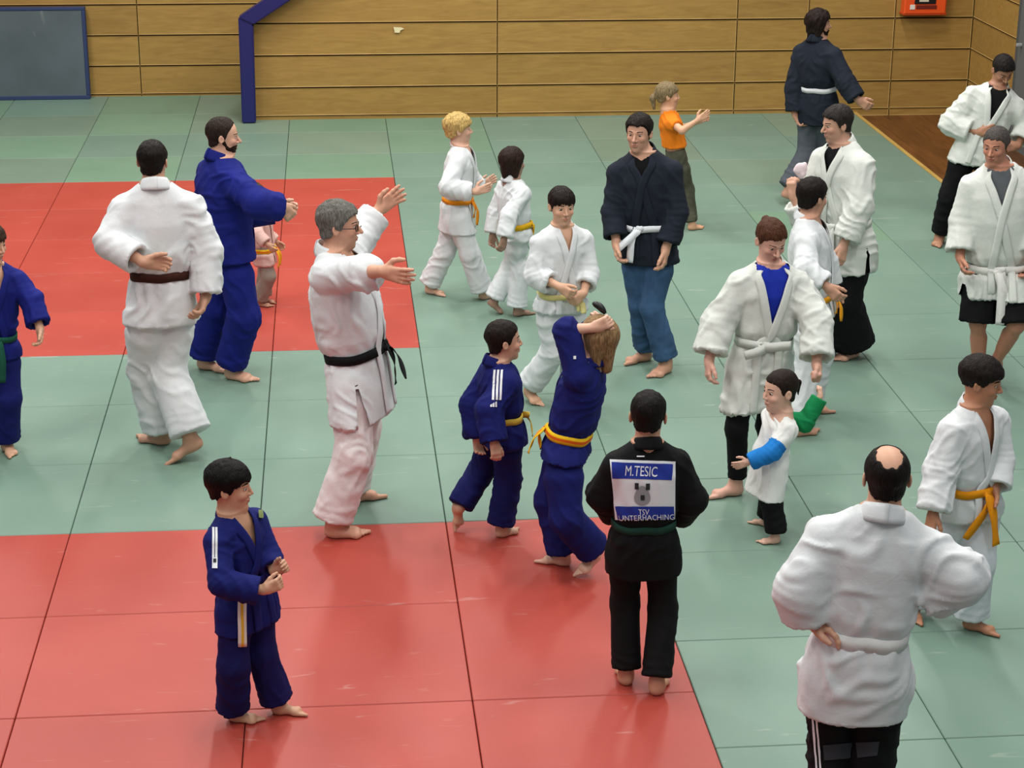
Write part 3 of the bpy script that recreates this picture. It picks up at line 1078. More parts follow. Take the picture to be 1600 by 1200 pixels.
    # ---------------- trousers
    def cut(P, d, pt, n):
        return np.maximum(d, (P - pt.astype(F32)) @ n.astype(F32))
    def disp(v, n, amp, sd, fade=None):
        """sparse long drape folds in a few directions over a gentle unevenness"""
        r_ = np.random.RandomState(sd * 7 + 1)
        x = .16 * vnoise(v * 7, sd)
        w = vnoise(v * 5.5, sd + 3)
        for i in range(4):
            a = r_.uniform(0, 2 * math.pi); el = r_.uniform(-.9, .9)
            dr = np.array([math.cos(a) * math.cos(el), math.sin(a) * math.cos(el), math.sin(el)])
            ph = (v @ dr) / (.075 + .02 * i) / max(s, .7) + 1.3 * w + r_.uniform(0, 9)
            rd = (.5 + .5 * np.cos(2 * math.pi * ph)) ** 4
            mk_ = np.clip(vnoise(v * 4.2 + i * 3.7, sd + 11 + i) * 2.2 - .15, 0, 1)
            x = x + 1.25 * rd * mk_
        x = 1.5 * np.tanh(x / 1.5) * amp
        if fade is not None:
            x = x * fade
        return v + n * x[:, None]
    if bot:
        rt, rk, rh = [r * H for r in bot.get('r', (.068, .054, .056))]
        hemf = bot.get('hem', .93)
        def trf(P):
            d = torso(P, -.002 * s, -.002 * s, top=.12, bot=-.12)
            ls = []
            for k in 'LR':
                hip, kn, an = J['leg' + k][:3]
                if hemf > 0:
                    e = kn + (an - kn) * hemf
                    ax = unit(an - kn)
                    lw = cut(P, rcone(P, kn, e + ax * .06, rk, rh), e, ax)
                    # cloth hangs: a little extra to the back of the calf
                    D = J['leg' + k][4]
                    lw = smin(lw, cut(P, rcone(P, kn - D * .008 * H, e - D * .016 * H, rk * .95, rh * .95), e, ax), .02)
                    p3 = hip * .6 + kn * .4
                    l_ = smin(smin(rcone(P, hip, p3, min(rt, .040 * H), rt * .97), rcone(P, p3, kn, rt * .97, rk), .02), lw, .03)
                else:
                    e = hip + (kn - hip) * (1 + hemf)
                    ax = unit(kn - hip)
                    p3 = hip * .6 + kn * .4
                    l_ = cut(P, smin(rcone(P, hip, p3, min(rt, .046 * H), rt * .95), rcone(P, p3, e + ax * .05, rt * .95, rh), .02), e, ax)
                ls.append(l_)
            lg = smin(ls[0], ls[1], .012)
            return smin(d, lg, .045)
        pts = [P0 + U * .35 * T] + [J['leg' + k][i] for k in 'LR' for i in range(3)]
        lo, hi = bounds(pts, .15 * max(s, .7))
        lo[2] = max(lo[2], -.02)
        v, q, n = snet(trf, lo, hi, bot.get('vox', .0115 if s > .85 else .0095))
        v = disp(v, n, bot.get('wr', .008) * max(s, .75), seed + 3)
        # horizontal crumple above the hem and at the knee
        for k in 'LR':
            hip, kn, an = J['leg' + k][:3]
            ax = unit(an - kn); z = (v - kn) @ ax; Ls = np.linalg.norm(an - kn)
            near = np.linalg.norm((v - kn) - z[:, None] * ax, axis=1) < .13 * H
            w1 = np.exp(-((z - Ls * .95) / (.12 * s)) ** 2) * (z > -.05) * near
            w2 = np.exp(-(z / (.07 * s)) ** 2) * near
            ph = vnoise(v * 8, seed + 21) * 4
            v = v + n * ((w1 * .0018 + w2 * .0009) * s * np.sin(z / (.055 * s) * 2 * math.pi + ph))[:, None]
        v[:, 2] = np.maximum(v[:, 2], .004)
        tr = mkobj(bot.get('name', 'trousers'), v, q, bot['mat'], root, base)
        BVHS[(name, seed, 'bot')] = (v, q, tr, base)
    # ---------------- top
    if top:
        kind = top.get('kind', 'gi')
        gi = kind == 'gi'
        def t_at(vpix):
            ts = np.linspace(-1.2, 1.1, 231)
            vs = np.array([proj(P0 + U * t * T)[1] for t in ts])
            return float(ts[np.argmin(np.abs(vs - vpix))])
        tb = t_at(top['beltv']) if 'beltv' in top else .3
        th_ = t_at(top['hemv'])
        l0 = top.get('loose', 1.0) * s
        belted = top.get('belt') is not None
        if gi:
            tk2 = np.array(sorted(set([-1.5, th_ - .01, min(-.05, th_ + .3), tb - .12, tb, tb + .13, .7, .88, 1.0])))
            def offv(t):
                if belted:
                    return np.interp(t, [-1.5, tb - .35, tb - .12, tb - .02, tb + .02, tb + .13, .72, .88, 1.0], [.036, .032, .022, .010, .010, .034, .026, .02, .012])
                return np.interp(t, [-1.5, tb - .35, tb, .72, .88, 1.0], [.04, .036, .03, .026, .02, .012])
        else:
            def offv(t):
                return np.interp(t, [-1.5, 0, .4, .75, .9, 1.0], [.034, .026, .020, .012, .010, .008])
        tkk = np.linspace(-1.5, 1.05, 60)
        rxj = np.interp(tkk, TK, rxb) + offv(tkk) * l0 * .85
        ryj = np.interp(tkk, TK, ryb) + offv(tkk) * l0
        def jt(P):
            return torso(P, 0, 0, tkk, rxj, ryj, top.get('neckcut', 1.0), -1.4)
        Ph = P0 + U * th_ * T
        Nh = unit(U * .4 + Z * .6)
        flare = top.get('flare', .0)
        def core(P):
            d = jt(P)
            if th_ < .1:
                for k in 'LR':
                    hip, kn = J['leg' + k][:2]
                    rt_ = (bot['r'][0] if bot and 'r' in bot else .066) * H + .016 * s
                    rk_ = max(rt_ * .95, (bot['r'][1] if bot and 'r' in bot else .06) * H + .02 * s) + flare * H
                    zz = (P - P0.astype(F32)) @ U.astype(F32)
                    lim = np.maximum(0, zz - (tb * T - .05 * s)) * 1.6 if belted else 0
                    d = smin(d, rcone(P, hip * .75 + kn * .25, kn, rt_, rk_) + lim, .05 * s)
            d = cut(P, d, Ph, -Nh)
            for k, sg in (('L', 1), ('R', -1)):
                sh, e = J[k][:2]
                d = smin(d, rcone(P, N0 - U * .022 * H + L * sg * .026 * H - F * .008 * H, sh - L * sg * .004 * H, .030 * H, .041 * H), .05 * s)
            return d
        ru, re, rc = [r * H for r in top.get('sl', (.049, .046, .048))]
        ru, re, rc = ru * .92, re * .94, rc * .96
        cuffs = top.get('cuff', .85)
        if np.isscalar(cuffs):
            cuffs = (cuffs, cuffs)
        CU = {}
        for k, cf in (('L', cuffs[0]), ('R', cuffs[1])):
            sh, e, w, dv = J[k]
            if cf > 0:
                CU[k] = (e + (w - e) * cf, unit(w - e))
            else:
                CU[k] = (sh + (e - sh) * (1 + cf), unit(e - sh))
        def sleeves(P, d):
            for k, cf in (('L', cuffs[0]), ('R', cuffs[1])):
                sh, e, w, dv = J[k]
                c, ax = CU[k]
                sag = -Z * (1 - abs(ax[2])) * .35
                if cf > 0:
                    d = smin(d, rcone(P, sh - U * .004 * H, e, ru * .88, re), .035 * s)
                    d = smin(d, rcone(P, sh - Z * .014 * s, e + sag * re * .5, ru * .84, re * .9), .03 * s)
                    b = rcone(P, e, c + ax * .05, re, rc)
                    b = smin(b, rcone(P, e + sag * re, c + ax * .03 + sag * rc, re * .9, rc * .9), .02)
                else:
                    b = rcone(P, sh, c + ax * .05, ru, rc)
                b = cut(P, b, c, ax)
                inner = rcone(P, c - ax * .075 * s + sag * rc * .3, c + ax * .03 + sag * rc * .4, rc * .5, rc - .012)
                b = np.maximum(b, -inner)
                d = smin(d, b, (.022 if cf > 0 else .04) * s)
            return d
        def jf(P):
            return sleeves(P, core(P))
        pts = [N0 + U * .02, Ph, P0] + [J[k][0] for k in 'LR'] + [CU[k][0] for k in 'LR'] + [J[k][1] for k in 'LR' if (cuffs[0 if k == 'L' else 1] > 0)]
        for tt in (th_, 0, .4):
            c = P0 + U * tt * T
            for a in (L, -L, F, -F):
                pts.append(c + a * (.12 + .05 * belly) * H * fat)
        lo, hi = bounds(pts, .14 * max(s, .75))
        v, q, n = snet(jf, lo, hi, top.get('vox', .0105 if s > .85 else .009))
        x, y, z = (v - P0) @ L, (v - P0) @ F, (v - P0) @ U
        t = z / T
        ar = np.minimum(np.linalg.norm(v - J['L'][1], axis=1), np.linalg.norm(v - J['R'][1], axis=1))
        fade = np.ones(len(v))
        inner_t = (np.abs(x) < .11 * H)
        if belted:
            fade *= 1 - .85 * np.exp(-((t - tb) * T / (.035)) ** 2) * inner_t
        if gi:
            fade *= 1 - .55 * (np.abs(x) < .06 * H) * (y > 0) * (t > tb)
        fade *= np.where(t > .9, .5, 1.0)
        v = disp(v, n, top.get('wr', .0085) * 1.25 * max(s, .75), seed, fade)
        for k in 'LR':
            sh, e, w, dv = J[k]
            if cuffs[0 if k == 'L' else 1] < 0.05:
                continue
            z1 = (v - e) @ unit(w - sh)
            w1 = np.exp(-((np.linalg.norm(v - e, axis=1)) / (.12 * s)) ** 2)
            ph = vnoise(v * 9, seed + 31) * 4
            v = v + n * (w1 * .0025 * s * np.sin(z1 / (.05 * s) * 2 * math.pi + ph))[:, None]
        if belted and gi:          # gathers spreading from the belt
            an_ = np.arctan2(x, y)
            g1 = np.exp(-(np.abs(t - tb) * T - .05) ** 2 / .003) * inner_t * (np.abs(t - tb) * T > .02)
            v = v + n * (g1 * .003 * s * np.sin(an_ * 15 + vnoise(v * 7, seed + 2) * 3))[:, None]
        mats = top['mat'] if isinstance(top['mat'], list) else [top['mat']]
        kmask = np.ones(len(v), bool)
        tv = top.get('v', .45)
        if gi:
            wv = top.get('vw', .046) * H * np.clip((t - tv) / (1 - tv), 0, 1.2)
            kmask &= ~((y > 0) & (t > tv) & (np.abs(x - top.get('vx', 0) * H * (1 - t)) < wv))
        nkd = np.linalg.norm(np.stack([x, y + .006 * H], 1), axis=1)
        if gi:
            kmask &= ~((t > .985) & (nkd < rn * 1.2))
        if 'vent' in top:           # side slit below the belt, edges straightened
            for va, vw_ in top['vent']:
                a0 = math.radians(va)
                hw_ = vw_ * np.clip((tb - .10 - t) / max(tb - .10 - th_, .05), 0, 1.1)
                an_ = (np.arctan2(x, y) - a0 + math.pi) % (2 * math.pi) - math.pi
                rr_ = np.hypot(x, y)
                ins_ = (hw_ > .002) & (np.abs(an_) * rr_ < hw_) & (rr_ < .2 * H)
                kmask &= ~ins_
                na = a0 + np.sign(an_) * hw_ / np.maximum(rr_, .02)
                nv = v + L * (np.sin(na) * rr_ - x)[:, None] + F * (np.cos(na) * rr_ - y)[:, None]
                v = np.where(ins_[:, None], nv, v)
        used_v, used_q, us = keep(v, q, kmask)
        midx = None
        if 'paint' in top:
            cc = used_v[used_q].mean(1)
            midx = top['paint'](cc, J, P0, L, F, U, T)
        jname = top.get('name', 'jacket' if gi else 'shirt')
        jk = mkobj(jname, used_v, used_q, mats, root, base, midx=midx)
        BVHS[(name, seed)] = (v, q, jk, base)
        # undershirt
        if top.get('under'):
            def uf(P):
                d = torso(P, .006, .006, top=1.01, bot=.1)
                for k, sg in (('L', 1), ('R', -1)):
                    d = smin(d, rcone(P, N0 - U * .038 * H + L * sg * .025 * H, J[k][0], .034 * H, .034 * H), .05 * s)
                nq = rcone(P, N0 - U * .02 * H, N0 + U * .1, rn * 1.12, rn * 1.12)
                fr = ellip(P, N0 + F * .03 * H + U * .012 * H, (rn * 1.1, rn * 1.1, .02 * H))
                return np.maximum(np.maximum(d, -fr), -nq)
            lo, hi = bounds([P0, N0, J['L'][0], J['R'][0], N0 + F * .1 * H, P0 + F * .1 * H, N0 - F * .1 * H], .06)
            v2, q2, n2 = snet(uf, lo, hi, .0105)
            mkobj('undershirt', v2, q2, top['under'], root, base)
        # lapels
        def sy(xv, tvv):
            ys = np.linspace(.0, .30 * H, 240)
            p = P0 + L * xv + U * tvv * T
            P = (p + F * ys[:, None]).astype(F32)
            d = core(P)
            ins = np.where(d < 0)[0]
            return ys[ins[-1]] if len(ins) else .02 * H
        if gi:
            lw = top.get('lw', .050) * max(s, .78)
            cx = top.get('vx', 0) * H * (1 - tv)
            for sg, lift in ((-1, .002), (1, .006)):
                pts = []; nr = []
                rc_ = rn * 1.28
                for a in np.linspace(math.pi + .10, .95, 9):
                    hgt = .032 * H * (.5 - .5 * math.cos(a)) + .0 * H
                    p = N0 - F * .008 * H + L * sg * rc_ * math.sin(a) * 1.02 + F * rc_ * math.cos(a) + U * (hgt - .014 * H)
                    pts.append(p); nr.append(unit(L * sg * math.sin(a) + F * math.cos(a) + U * .45))
                endx = -sg * .035 * H
                seq = [(sg * top.get('vw', .046) * H * 1.0, .93), (sg * top.get('vw', .046) * H * .78, .85)]
                for f_ in np.linspace(.3, 1, 6):
                    seq.append((sg * top.get('vw', .046) * H * (1 - f_) * .9 + cx * f_, .93 + (tv - .93) * f_))
                for f_ in np.linspace(.25, 1, 4):
                    seq.append((cx + (endx - cx) * f_, tv + (tb + .04 - tv) * f_))
                if tb > th_ + .05:
                    for f_ in np.linspace(.1, .985, 6):
                        seq.append((endx * (1 + .1 * f_), tb + (th_ - tb) * f_))
                for xx, t2 in seq:
                    y_ = sy(xx, t2)
                    pts.append(P0 + L * xx + U * t2 * T + F * y_)
                    y2 = sy(xx + .02, t2); y3 = sy(xx - .02, t2)
                    nr.append(unit(F * 1.0 + L * np.clip(-(y2 - y3) / .04, -1.2, 1.2)))
                pts = np.array(pts); nr = np.array(nr)
                dd = np.r_[0, np.cumsum(np.linalg.norm(np.diff(pts, axis=0), axis=1))]
                ss = np.linspace(0, dd[-1], 60)
                pp = np.stack([np.interp(ss, dd, pts[:, i]) for i in range(3)], 1)
                nn = np.stack([np.interp(ss, dd, nr[:, i]) for i in range(3)], 1)
                for _ in range(3):
                    pp[1:-1] = (pp[:-2] + 2 * pp[1:-1] + pp[2:]) / 4
                    nn[1:-1] = (nn[:-2] + 2 * nn[1:-1] + nn[2:]) / 4
                nn = np.array([unit(a) for a in nn])
                pp = pp + nn * (lift + .003)
                wl_ = lw * np.interp(ss, [0, dd[8] * .6, dd[8] * 1.6], [1.45, 1.3, 1.0])
                V, Fc, mi = ribbon(list(pp), list(nn), wl_, .007 * max(s, .7), False, 4)
                mkobj('lapel', V, Fc, top.get('lapelmat', mats[0]), jk, base)
        # belt
        if belted:
            b = top['belt']
            bw = b.get('w', .042) * max(s, .8)
            cb = P0 + U * tb * T
            tilt = b.get('tilt', 0.0)
            ring = []; nrm_ = []
            rx_ = np.interp(tb, tkk, rxj); ry_ = np.interp(tb, tkk, ryj)
            ysh = .25 * max(np.interp(tb, TK, ryb) - np.interp(tb, TK, RY * H * fat), 0)
            def beltr(sa, ca, ysh):
                rr = np.linspace(.02, .26 * H, 200)
                best_ = 0
                for dz in (-.3, 0, .3):
                    p = cb + F * ysh + U * dz * bw
                    d = core((p + (L * sa + F * ca) * rr[:, None]).astype(F32))
                    ins = np.where(d < 0)[0]
                    if len(ins):
                        best_ = max(best_, rr[ins[-1]])
                return best_
            for i in range(44):
                a = 2 * math.pi * i / 44
                ca, sa = math.cos(a), math.sin(a)
                w_ = .003 * math.sin(a * 5 + seed)
                ring.append(cb + F * ysh + (L * sa + F * ca) * (beltr(sa, ca, ysh) + .004 + (.012 if gi else 0) * max(ca, 0)) + U * (tilt * ca * .03 + w_))
                nrm_.append(unit(L * sa / rx_ + F * ca / ry_))
            V, Fc, mi = ribbon(ring, nrm_, bw, .008, True, 3 if 'col2' in b else 1)
            ml = [b['mat']] + ([b['col2']] if 'col2' in b else [])
            bo = mkobj('belt', V, Fc, ml, root, base, midx=[1 if ('col2' in b and m_ == 1) else 0 for m_ in mi])
            if b.get('knot', True):
                ka = math.radians(b.get('kang', 0))
                sa, ca = math.sin(ka), math.cos(ka)
                kp = cb + F * ysh + (L * sa + F * ca) * (beltr(sa, ca, ysh) + .016 * s) + U * (tilt * ca * .03)
                kn_ = unit(L * sa + F * ca); kt = unit(np.cross(U, kn_))
                def kf(P):
                    a_ = rcone(P, kp - kt * .022 * s - U * .008 * s, kp + kt * .022 * s + U * .010 * s, .019 * s, .017 * s)
                    c_ = rcone(P, kp - U * .018 * s + kn_ * .006, kp + U * .014 * s + kn_ * .006, .017 * s, .014 * s)
                    return smin(a_, c_, .008)
                v3, q3, n3 = snet(kf, kp - .06, kp + .06, .006)
                mkobj('belt_knot', v3, q3, b['mat'], bo, base)
                for ti, (sgn, te) in enumerate(zip((1, -1), b.get('tails', [None, None]))):
                    ln = b.get('len', .27) * s
                    if te is None:
                        end = kp - Z * ln * .94 + kt * sgn * ln * .28 + kn_ * .035
                    else:
                        end = onplane(te[0], te[1], np.array([kp[0], kp[1], 0]), te[2] if len(te) > 2 else -.02)
                    p1 = kp + kn_ * .018 + kt * sgn * .012
                    p2 = kp * .6 + end * .4 + kn_ * .03 + kt * sgn * .012
                    pp = smoothpath([kp, p1, p2, end], 14)
                    nn = [unit(kn_ + kt * sgn * .25 * math.sin(i * .5)) for i in range(14)]
                    two = 'col2' in b or 'tail2' in b
                    V, Fc, mi = ribbon(list(pp), nn, bw * 1.1, .006, False, 3 if two else 1)
                    ml2 = [b.get('tailmat', b['mat'])] + ([b.get('tail2')] if 'tail2' in b else ml[1:])
                    mkobj('belt_tail', V, Fc, ml2, bo, base, midx=[1 if (two and m_ == 1) else 0 for m_ in mi])
    return root, dict(J=J, P0=P0, N0=N0, L=L, F=F, U=U, T=T, H=H, base=base, HC=HC, HA=HA, hh=hh)

def decal(key, quad, mat, nu=10, nv=10, off=.003, name='patch', poly=None, faces=None, parent=None):
    """cloth patch laid on a garment: picture quad (tl,tr,br,bl) cast from the camera on the cloth"""
    v, q, jk, base = BVHS[key]
    bv = BVHS.get((key, 'bvh'))
    if bv is None:
        bv = BVHTree.FromPolygons([tuple(x) for x in v], [tuple(int(i) for i in f) for f in q]); BVHS[(key, 'bvh')] = bv
    tl, tr, br, bl = [np.array(p, float) for p in quad]
    if poly is None:
        uv = [(i / nu, j / nv) for j in range(nv + 1) for i in range(nu + 1)]
        faces = [(j * (nu + 1) + i, (j + 1) * (nu + 1) + i, (j + 1) * (nu + 1) + i + 1, j * (nu + 1) + i + 1) for j in range(nv) for i in range(nu)]
    else:
        uv = poly
    V = []
    for a, b in uv:
        p = (tl * (1 - a) + tr * a) * (1 - b) + (bl * (1 - a) + br * a) * b
        d = ray(*p)
        h = bv.ray_cast(Vector(CPOS), Vector(d))
        if h[0] is None:
            h = bv.find_nearest(Vector(CPOS + d * 10))
            V.append(np.array(h[0]) + np.array(h[1]) * off)
        else:
            V.append(np.array(h[0]) - d * off * .6 + np.array(h[1]) * off * (.7 if Vector(h[1]).dot(Vector(d)) < 0 else -.7))
    V = np.array(V)
    return mkobj(name, V, faces, mat, parent or jk, base)

def text_poly(s):
    cu = bpy.data.curves.new('lettering', 'FONT'); cu.body = s; cu.resolution_u = 3
    ob = bpy.data.objects.new('lettering', cu)
    COL.objects.link(ob)
    dg = bpy.context.evaluated_depsgraph_get(); dg.update()
    me = bpy.data.meshes.new_from_object(ob.evaluated_get(dg))
    bm = bmesh.new(); bm.from_mesh(me)
    bmesh.ops.triangulate(bm, faces=bm.faces)
    bmesh.ops.subdivide_edges(bm, edges=[e for e in bm.edges if e.calc_length() > .25], cuts=2)
    bmesh.ops.triangulate(bm, faces=bm.faces)
    vs = np.array([v.co[:2] for v in bm.verts]); fs = [tuple(v.index for v in f.verts) for f in bm.faces]
    bm.free(); bpy.data.objects.remove(ob); bpy.data.curves.remove(cu); bpy.data.meshes.remove(me)
    lo, hi = vs.min(0), vs.max(0)
    vs = (vs - lo) / (hi - lo)
    vs[:, 1] = 1 - vs[:, 1]
    return vs.tolist(), fs

# ------------------------------------------------------------------ the people
WHITE = cloth('d2d6d8'); CREAM = cloth('ccd0ca'); BLUE = cloth('131c6c', vary=.12); BLUE2 = cloth('12195c', vary=.12)
BLACK = cloth('0b0b0d'); NAVY = cloth('1a202b'); JEANS = cloth('3a5678', 600, vary=.35); GREYT = cloth('4f545c', 600)
CAMO = cloth('4a4a3c', 300, vary=.5); ORANGE_T = cloth('e07a1a', 600); BTEE = cloth('1b2fa0', 600); BLKTEE = cloth('0c0c0e', 600)
GREYTEE = cloth('565a5e', 600); WTEE = cloth('dfe2df', 600); BSL = cloth('1c74c0', 600); GSL = cloth('12804a', 600)
def belt(c, **k):
    return dict(mat=cloth(c, 500, .3), **k)
def leg(ku, kv, hu, hv, tu, tv, hz=0.0, tz=0.0):
    return dict(k=(ku, kv), h=(hu, hv, hz), t=(tu, tv, tz))
GI = (.062, .050, .055)
SHORT = dict(t=(.045, .016))
BANGS = [-.5, -.3, -.14, -.06, .03, .08, .13, .22, .3, .5]
LONGZ = [-.30, -.30, -.30, -.28, -.26, -.2, .0, .13, .165, .16]
BANGZ = [-.26, -.25, -.16, -.02, -.06, -.02, .06, .13, .165, .16]
PP = {}

PP['A'] = person('person', 'boy in blue judo suit with hanging green belt and bare feet', 1.38, 25, (-14, 548), (-12, 428), (-14, 380),
    LA=[(50, 470, -.3), (62, 512, -.5), (64, 540, -.3)], RA=[(-70, 470, 0), (-78, 515, 0), (-80, 540, 0)],
    LL=leg(14, 612, 8, 700, 24, 718), RL=leg(-40, 615, -42, 694, -36, 716), hy=55, hp=10, child=.6, skin='c79b80',
    hair=dict(col='3a2a20', ys=BANGS, zs=BANGZ, t=(.06, .03)), top=dict(mat=BLUE, beltv=523, hemv=556, belt=belt('195240', tails=[(4, 598), (-8, 592)]), v=.5),
    bot=dict(mat=BLUE2, r=GI), seed=1)[1]

PP['B'] = person('person', 'man in white judo suit with brown belt, one hand held behind his back', 1.82, 186, (254, 472), (243, 290), (239, 252),
    LA=[(172, 378, -.15), (224, 410, -.75), (262, 412, .25)], RA=[(322, 388, .3), (322, 462, -.3), (314, 490, -.2)],
    LL=leg(228, 598, 246, 692, 226, 689), RL=leg(262, 595, 308, 702, 268, 722, .07, 0), hipyaw=215, hy=168, hp=5, skin='b98d74',
    hair=dict(col='17110e', t=(.03, .015)), top=dict(mat=WHITE, beltv=425, hemv=500, belt=belt('3d2018', w=.05, knot=False), v=.5, sl=(.052, .050, .050), cuff=(.8, .93)),
    bot=dict(mat=WHITE, r=(.066, .056, .062)), lhand='relaxed', lthumb='up', rhand='relaxed', seed=2, fat=.97, shw=.97)[1]

PP['C'] = person('person', 'bearded man in blue judo suit, arms folded in front, seen in profile', 1.77, 118, (352, 428), (345, 252), (349, 213),
    LA=[(395, 330, 1), (430, 325, 0), (445, 325, 0)], RA=[(405, 318, -.8), (440, 322, .4), (449, 332, .2)],
    LL=leg(338, 500, 326, 577, 346, 580), RL=leg(382, 506, 358, 590, 398, 598), hy=92, hp=6, skin='cfa088', beard='2a1c16',
    hair=dict(col='2a1f1a', ys=[-.5, -.3, -.14, -.06, .03, .08, .13, .2, .26, .5], zs=[-.30, -.29, -.20, -.02, -.06, .02, .2, .32, .40, .40], t=(.03, .018)),
    top=dict(mat=BLUE, beltv=372, hemv=400, belt=None, v=.55, sl=(.055, .052, .05), cuff=.9, loose=1.0), bot=dict(mat=BLUE, r=(.064, .054, .056)), seed=3, fat=1.06, belly=.15)[1]

PP['D'] = person('person', 'small child in pale judo suit with yellow belt, half hidden behind the bearded man', .94, 80, (410, 398), (405, 334), (398, 308),
    LA=[(415, 362, .5), (432, 378, 0)], RA=[(402, 365, -.6), (418, 382, -.3)],
    LL=leg(415, 440, 412, 472, 430, 474), RL=leg(420, 432, 406, 478, 424, 480), hy=80, child=1.0, skin='b98b72',
    hair=dict(col='4a3726', ys=BANGS, zs=BANGZ), top=dict(mat=cloth('c9a49c'), beltv=388, hemv=410, belt=belt('e0b020', col2=cloth('d9701a', 500))), bot=dict(mat=cloth('8a7f74'), r=GI), seed=4)[1]

PP['E'] = person('person', 'grey-haired man with glasses and black belt in white judo suit, pointing with both arms', 1.77, 72, (557, 588), (521, 400), (531, 352),
    LA=[(566, 362, .7), (592, 328, .2), (617, 308, .1)], RA=[(572, 425, -.85), (598, 424, -.75), (628, 432, -.35)],
    LL=leg(566, 700, 553, 784, 590, 777), RL=leg(552, 722, 510, 838, 580, 838), hy=84, hp=4, skin='c9967c', glasses=True, hh=.25, tintbeard=.25,
    hair=dict(col='66645f', t=(.065, .045), rough=.022), brow='5a534c',
    top=dict(mat=WHITE, beltv=545, hemv=640, belt=belt('101012', w=.05, kang=10, tails=[(634, 592, -.05), (618, 600, -.05)]), v=.55, sl=(.055, .052, .05), vent=[(-75, .03), (75, .03)], cuff=(.8, .18)),
    bot=dict(mat=cloth('dcd4d4'), r=(.062, .052, .056)), lhand='spread', rhand='spread', lthumb='up', rthumb='up', seed=5, fat=1.05, belly=.22)[1]

PP['F'] = person('person', 'black-haired boy in blue judo suit standing alone on red mats, hands at waist', 1.19, 48, (383, 968), (366, 812), (360, 760),
    LA=[(420, 868, 0), (428, 892, -.4), (440, 886, -.2)], RA=[(346, 910, -.5), (412, 922, -.3), (438, 912, -.1)],
    LL=leg(410, 1030, 432, 1114, 478, 1116), RL=leg(366, 1040, 360, 1124, 412, 1130), hy=82, hp=3, child=.85, skin='c4967a',
    hair=dict(col='100d0d', ys=BANGS, zs=BANGZ, t=(.075, .035), long=[((.02, -.05, .48), (.05, -.02, .60), .03, .012)], faceclear=False),
    top=dict(mat=BLUE2, beltv=900, hemv=972, belt=belt('14185c', tailmat=cloth('d8d8d0', 500), tail2=cloth('d8b43c', 500), tails=[(388, 940, -.05), (379, 1010, -.05)], kang=-40), v=.45, cuff=.88), bot=dict(mat=cloth('10134c'), r=GI),
    lhand='cup', rhand='cup', seed=6)[1]

PP['G'] = person('person', 'blond boy in white judo suit with orange belt, striding with hands held in front', 1.37, 75, (713, 345), (722, 236), (717, 202),
    LA=[(738, 280, .5), (752, 292, .2), (764, 284, 0)], RA=[(700, 292, -.5), (742, 300, .1), (762, 294, .1)],
    LL=leg(697, 402, 668, 458, 698, 463, .0, 0), RL=leg(735, 408, 752, 468, 780, 462), hy=95, child=.7, skin='d2a68e',
    hair=dict(col='c9a868', t=(.085, .05), ys=BANGS, zs=BANGZ, rough=.03), brow='9a7a4a',
    top=dict(mat=WHITE, beltv=310, hemv=358, belt=belt('e08a1c', tails=[(745, 352, -.05), (740, 340, -.05)], kang=-10), v=.5), bot=dict(mat=WHITE, r=GI), lhand='open', rhand='open', lthumb='up', rthumb='up', seed=7)[1]

PP['H'] = person('person', 'child with straight brown bob hair in white judo suit and yellow belt, walking away', 1.22, 118, (806, 388), (800, 290), (801, 254),
    LA=[(775, 330, .3), (770, 365, 0), (768, 380, 0)], RA=[(796, 336, -.6), (788, 372, -.2), (783, 388, 0)],
    LL=leg(812, 436, 806, 494, 832, 490), RL=leg(798, 438, 768, 480, 782, 490, .05, 0), hy=125, child=.85, fem=.4, skin='9c7a68',
    hair=dict(col='2b1d18', ys=BANGS, zs=LONGZ, t=(.06, .06), long=[((.24, -.06, .1), (.24, -.1, -.36), .18, .12), ((-.24, -.06, .1), (-.24, -.1, -.36), .18, .12), ((0, -.28, .1), (0, -.27, -.40), .2, .14)]),
    top=dict(mat=WHITE, beltv=350, hemv=372, belt=belt('d8a81c', w=.05, tails=[(822, 380, -.05), (828, 372, -.02)], kang=-35), v=.5, sl=(.05, .047, .05), cuff=.95), bot=dict(mat=WHITE, r=GI), seed=8)[1]

PP['I'] = person('person', 'dark-haired boy in white judo suit holding the knot of his pale yellow belt', 1.42, 14, (876, 492), (880, 364), (878, 322),
    LA=[(920, 428, 0), (912, 458, -.6), (896, 474, -.3)], RA=[(838, 430, 0), (874, 448, -.6), (896, 464, -.3)],
    LL=leg(895, 555, 893, 626, 898, 640), RL=leg(866, 560, 826, 618, 840, 634, .03, 0), hy=12, hp=6, child=.7, skin='cda084',
    hair=dict(col='1d1512', ys=BANGS, zs=BANGZ, t=(.05, .025)), top=dict(mat=WHITE, beltv=456, hemv=482, belt=belt('e2d690', kang=20, tails=[(912, 490, -.05), (905, 486, -.05)]), v=.52, vw=.036, cuff=.6),
    bot=dict(mat=WHITE, r=GI), lhand='cup', rhand='cup', lthumb='up', rthumb='up', seed=9)[1]

PP['J'] = person('person', 'small boy in blue judo suit with white shoulder stripes and yellow belt, running', 1.20, 105, (784, 688), (776, 572), (788, 532),
    LA=[(738, 632, .4), (745, 682, .2)], RA=[(764, 640, -.3), (772, 690, -.1)],
    LL=leg(755, 742, 712, 790, 716, 826, .13, .01), RL=leg(795, 758, 776, 840, 816, 829), hy=98, child=.85, skin='c79a80',
    hair=dict(col='1d1512', t=(.035, .02)), top=dict(mat=BLUE2, beltv=650, hemv=690, belt=belt('d8b848', tails=[(832, 682, -.02), (826, 650, -.02)], kang=-15), v=.5, sl=(.062, .058, .055), cuff=1.0, loose=1.5),
    bot=dict(mat=cloth('10144e'), r=(.066, .054, .056)), seed=10)[1]

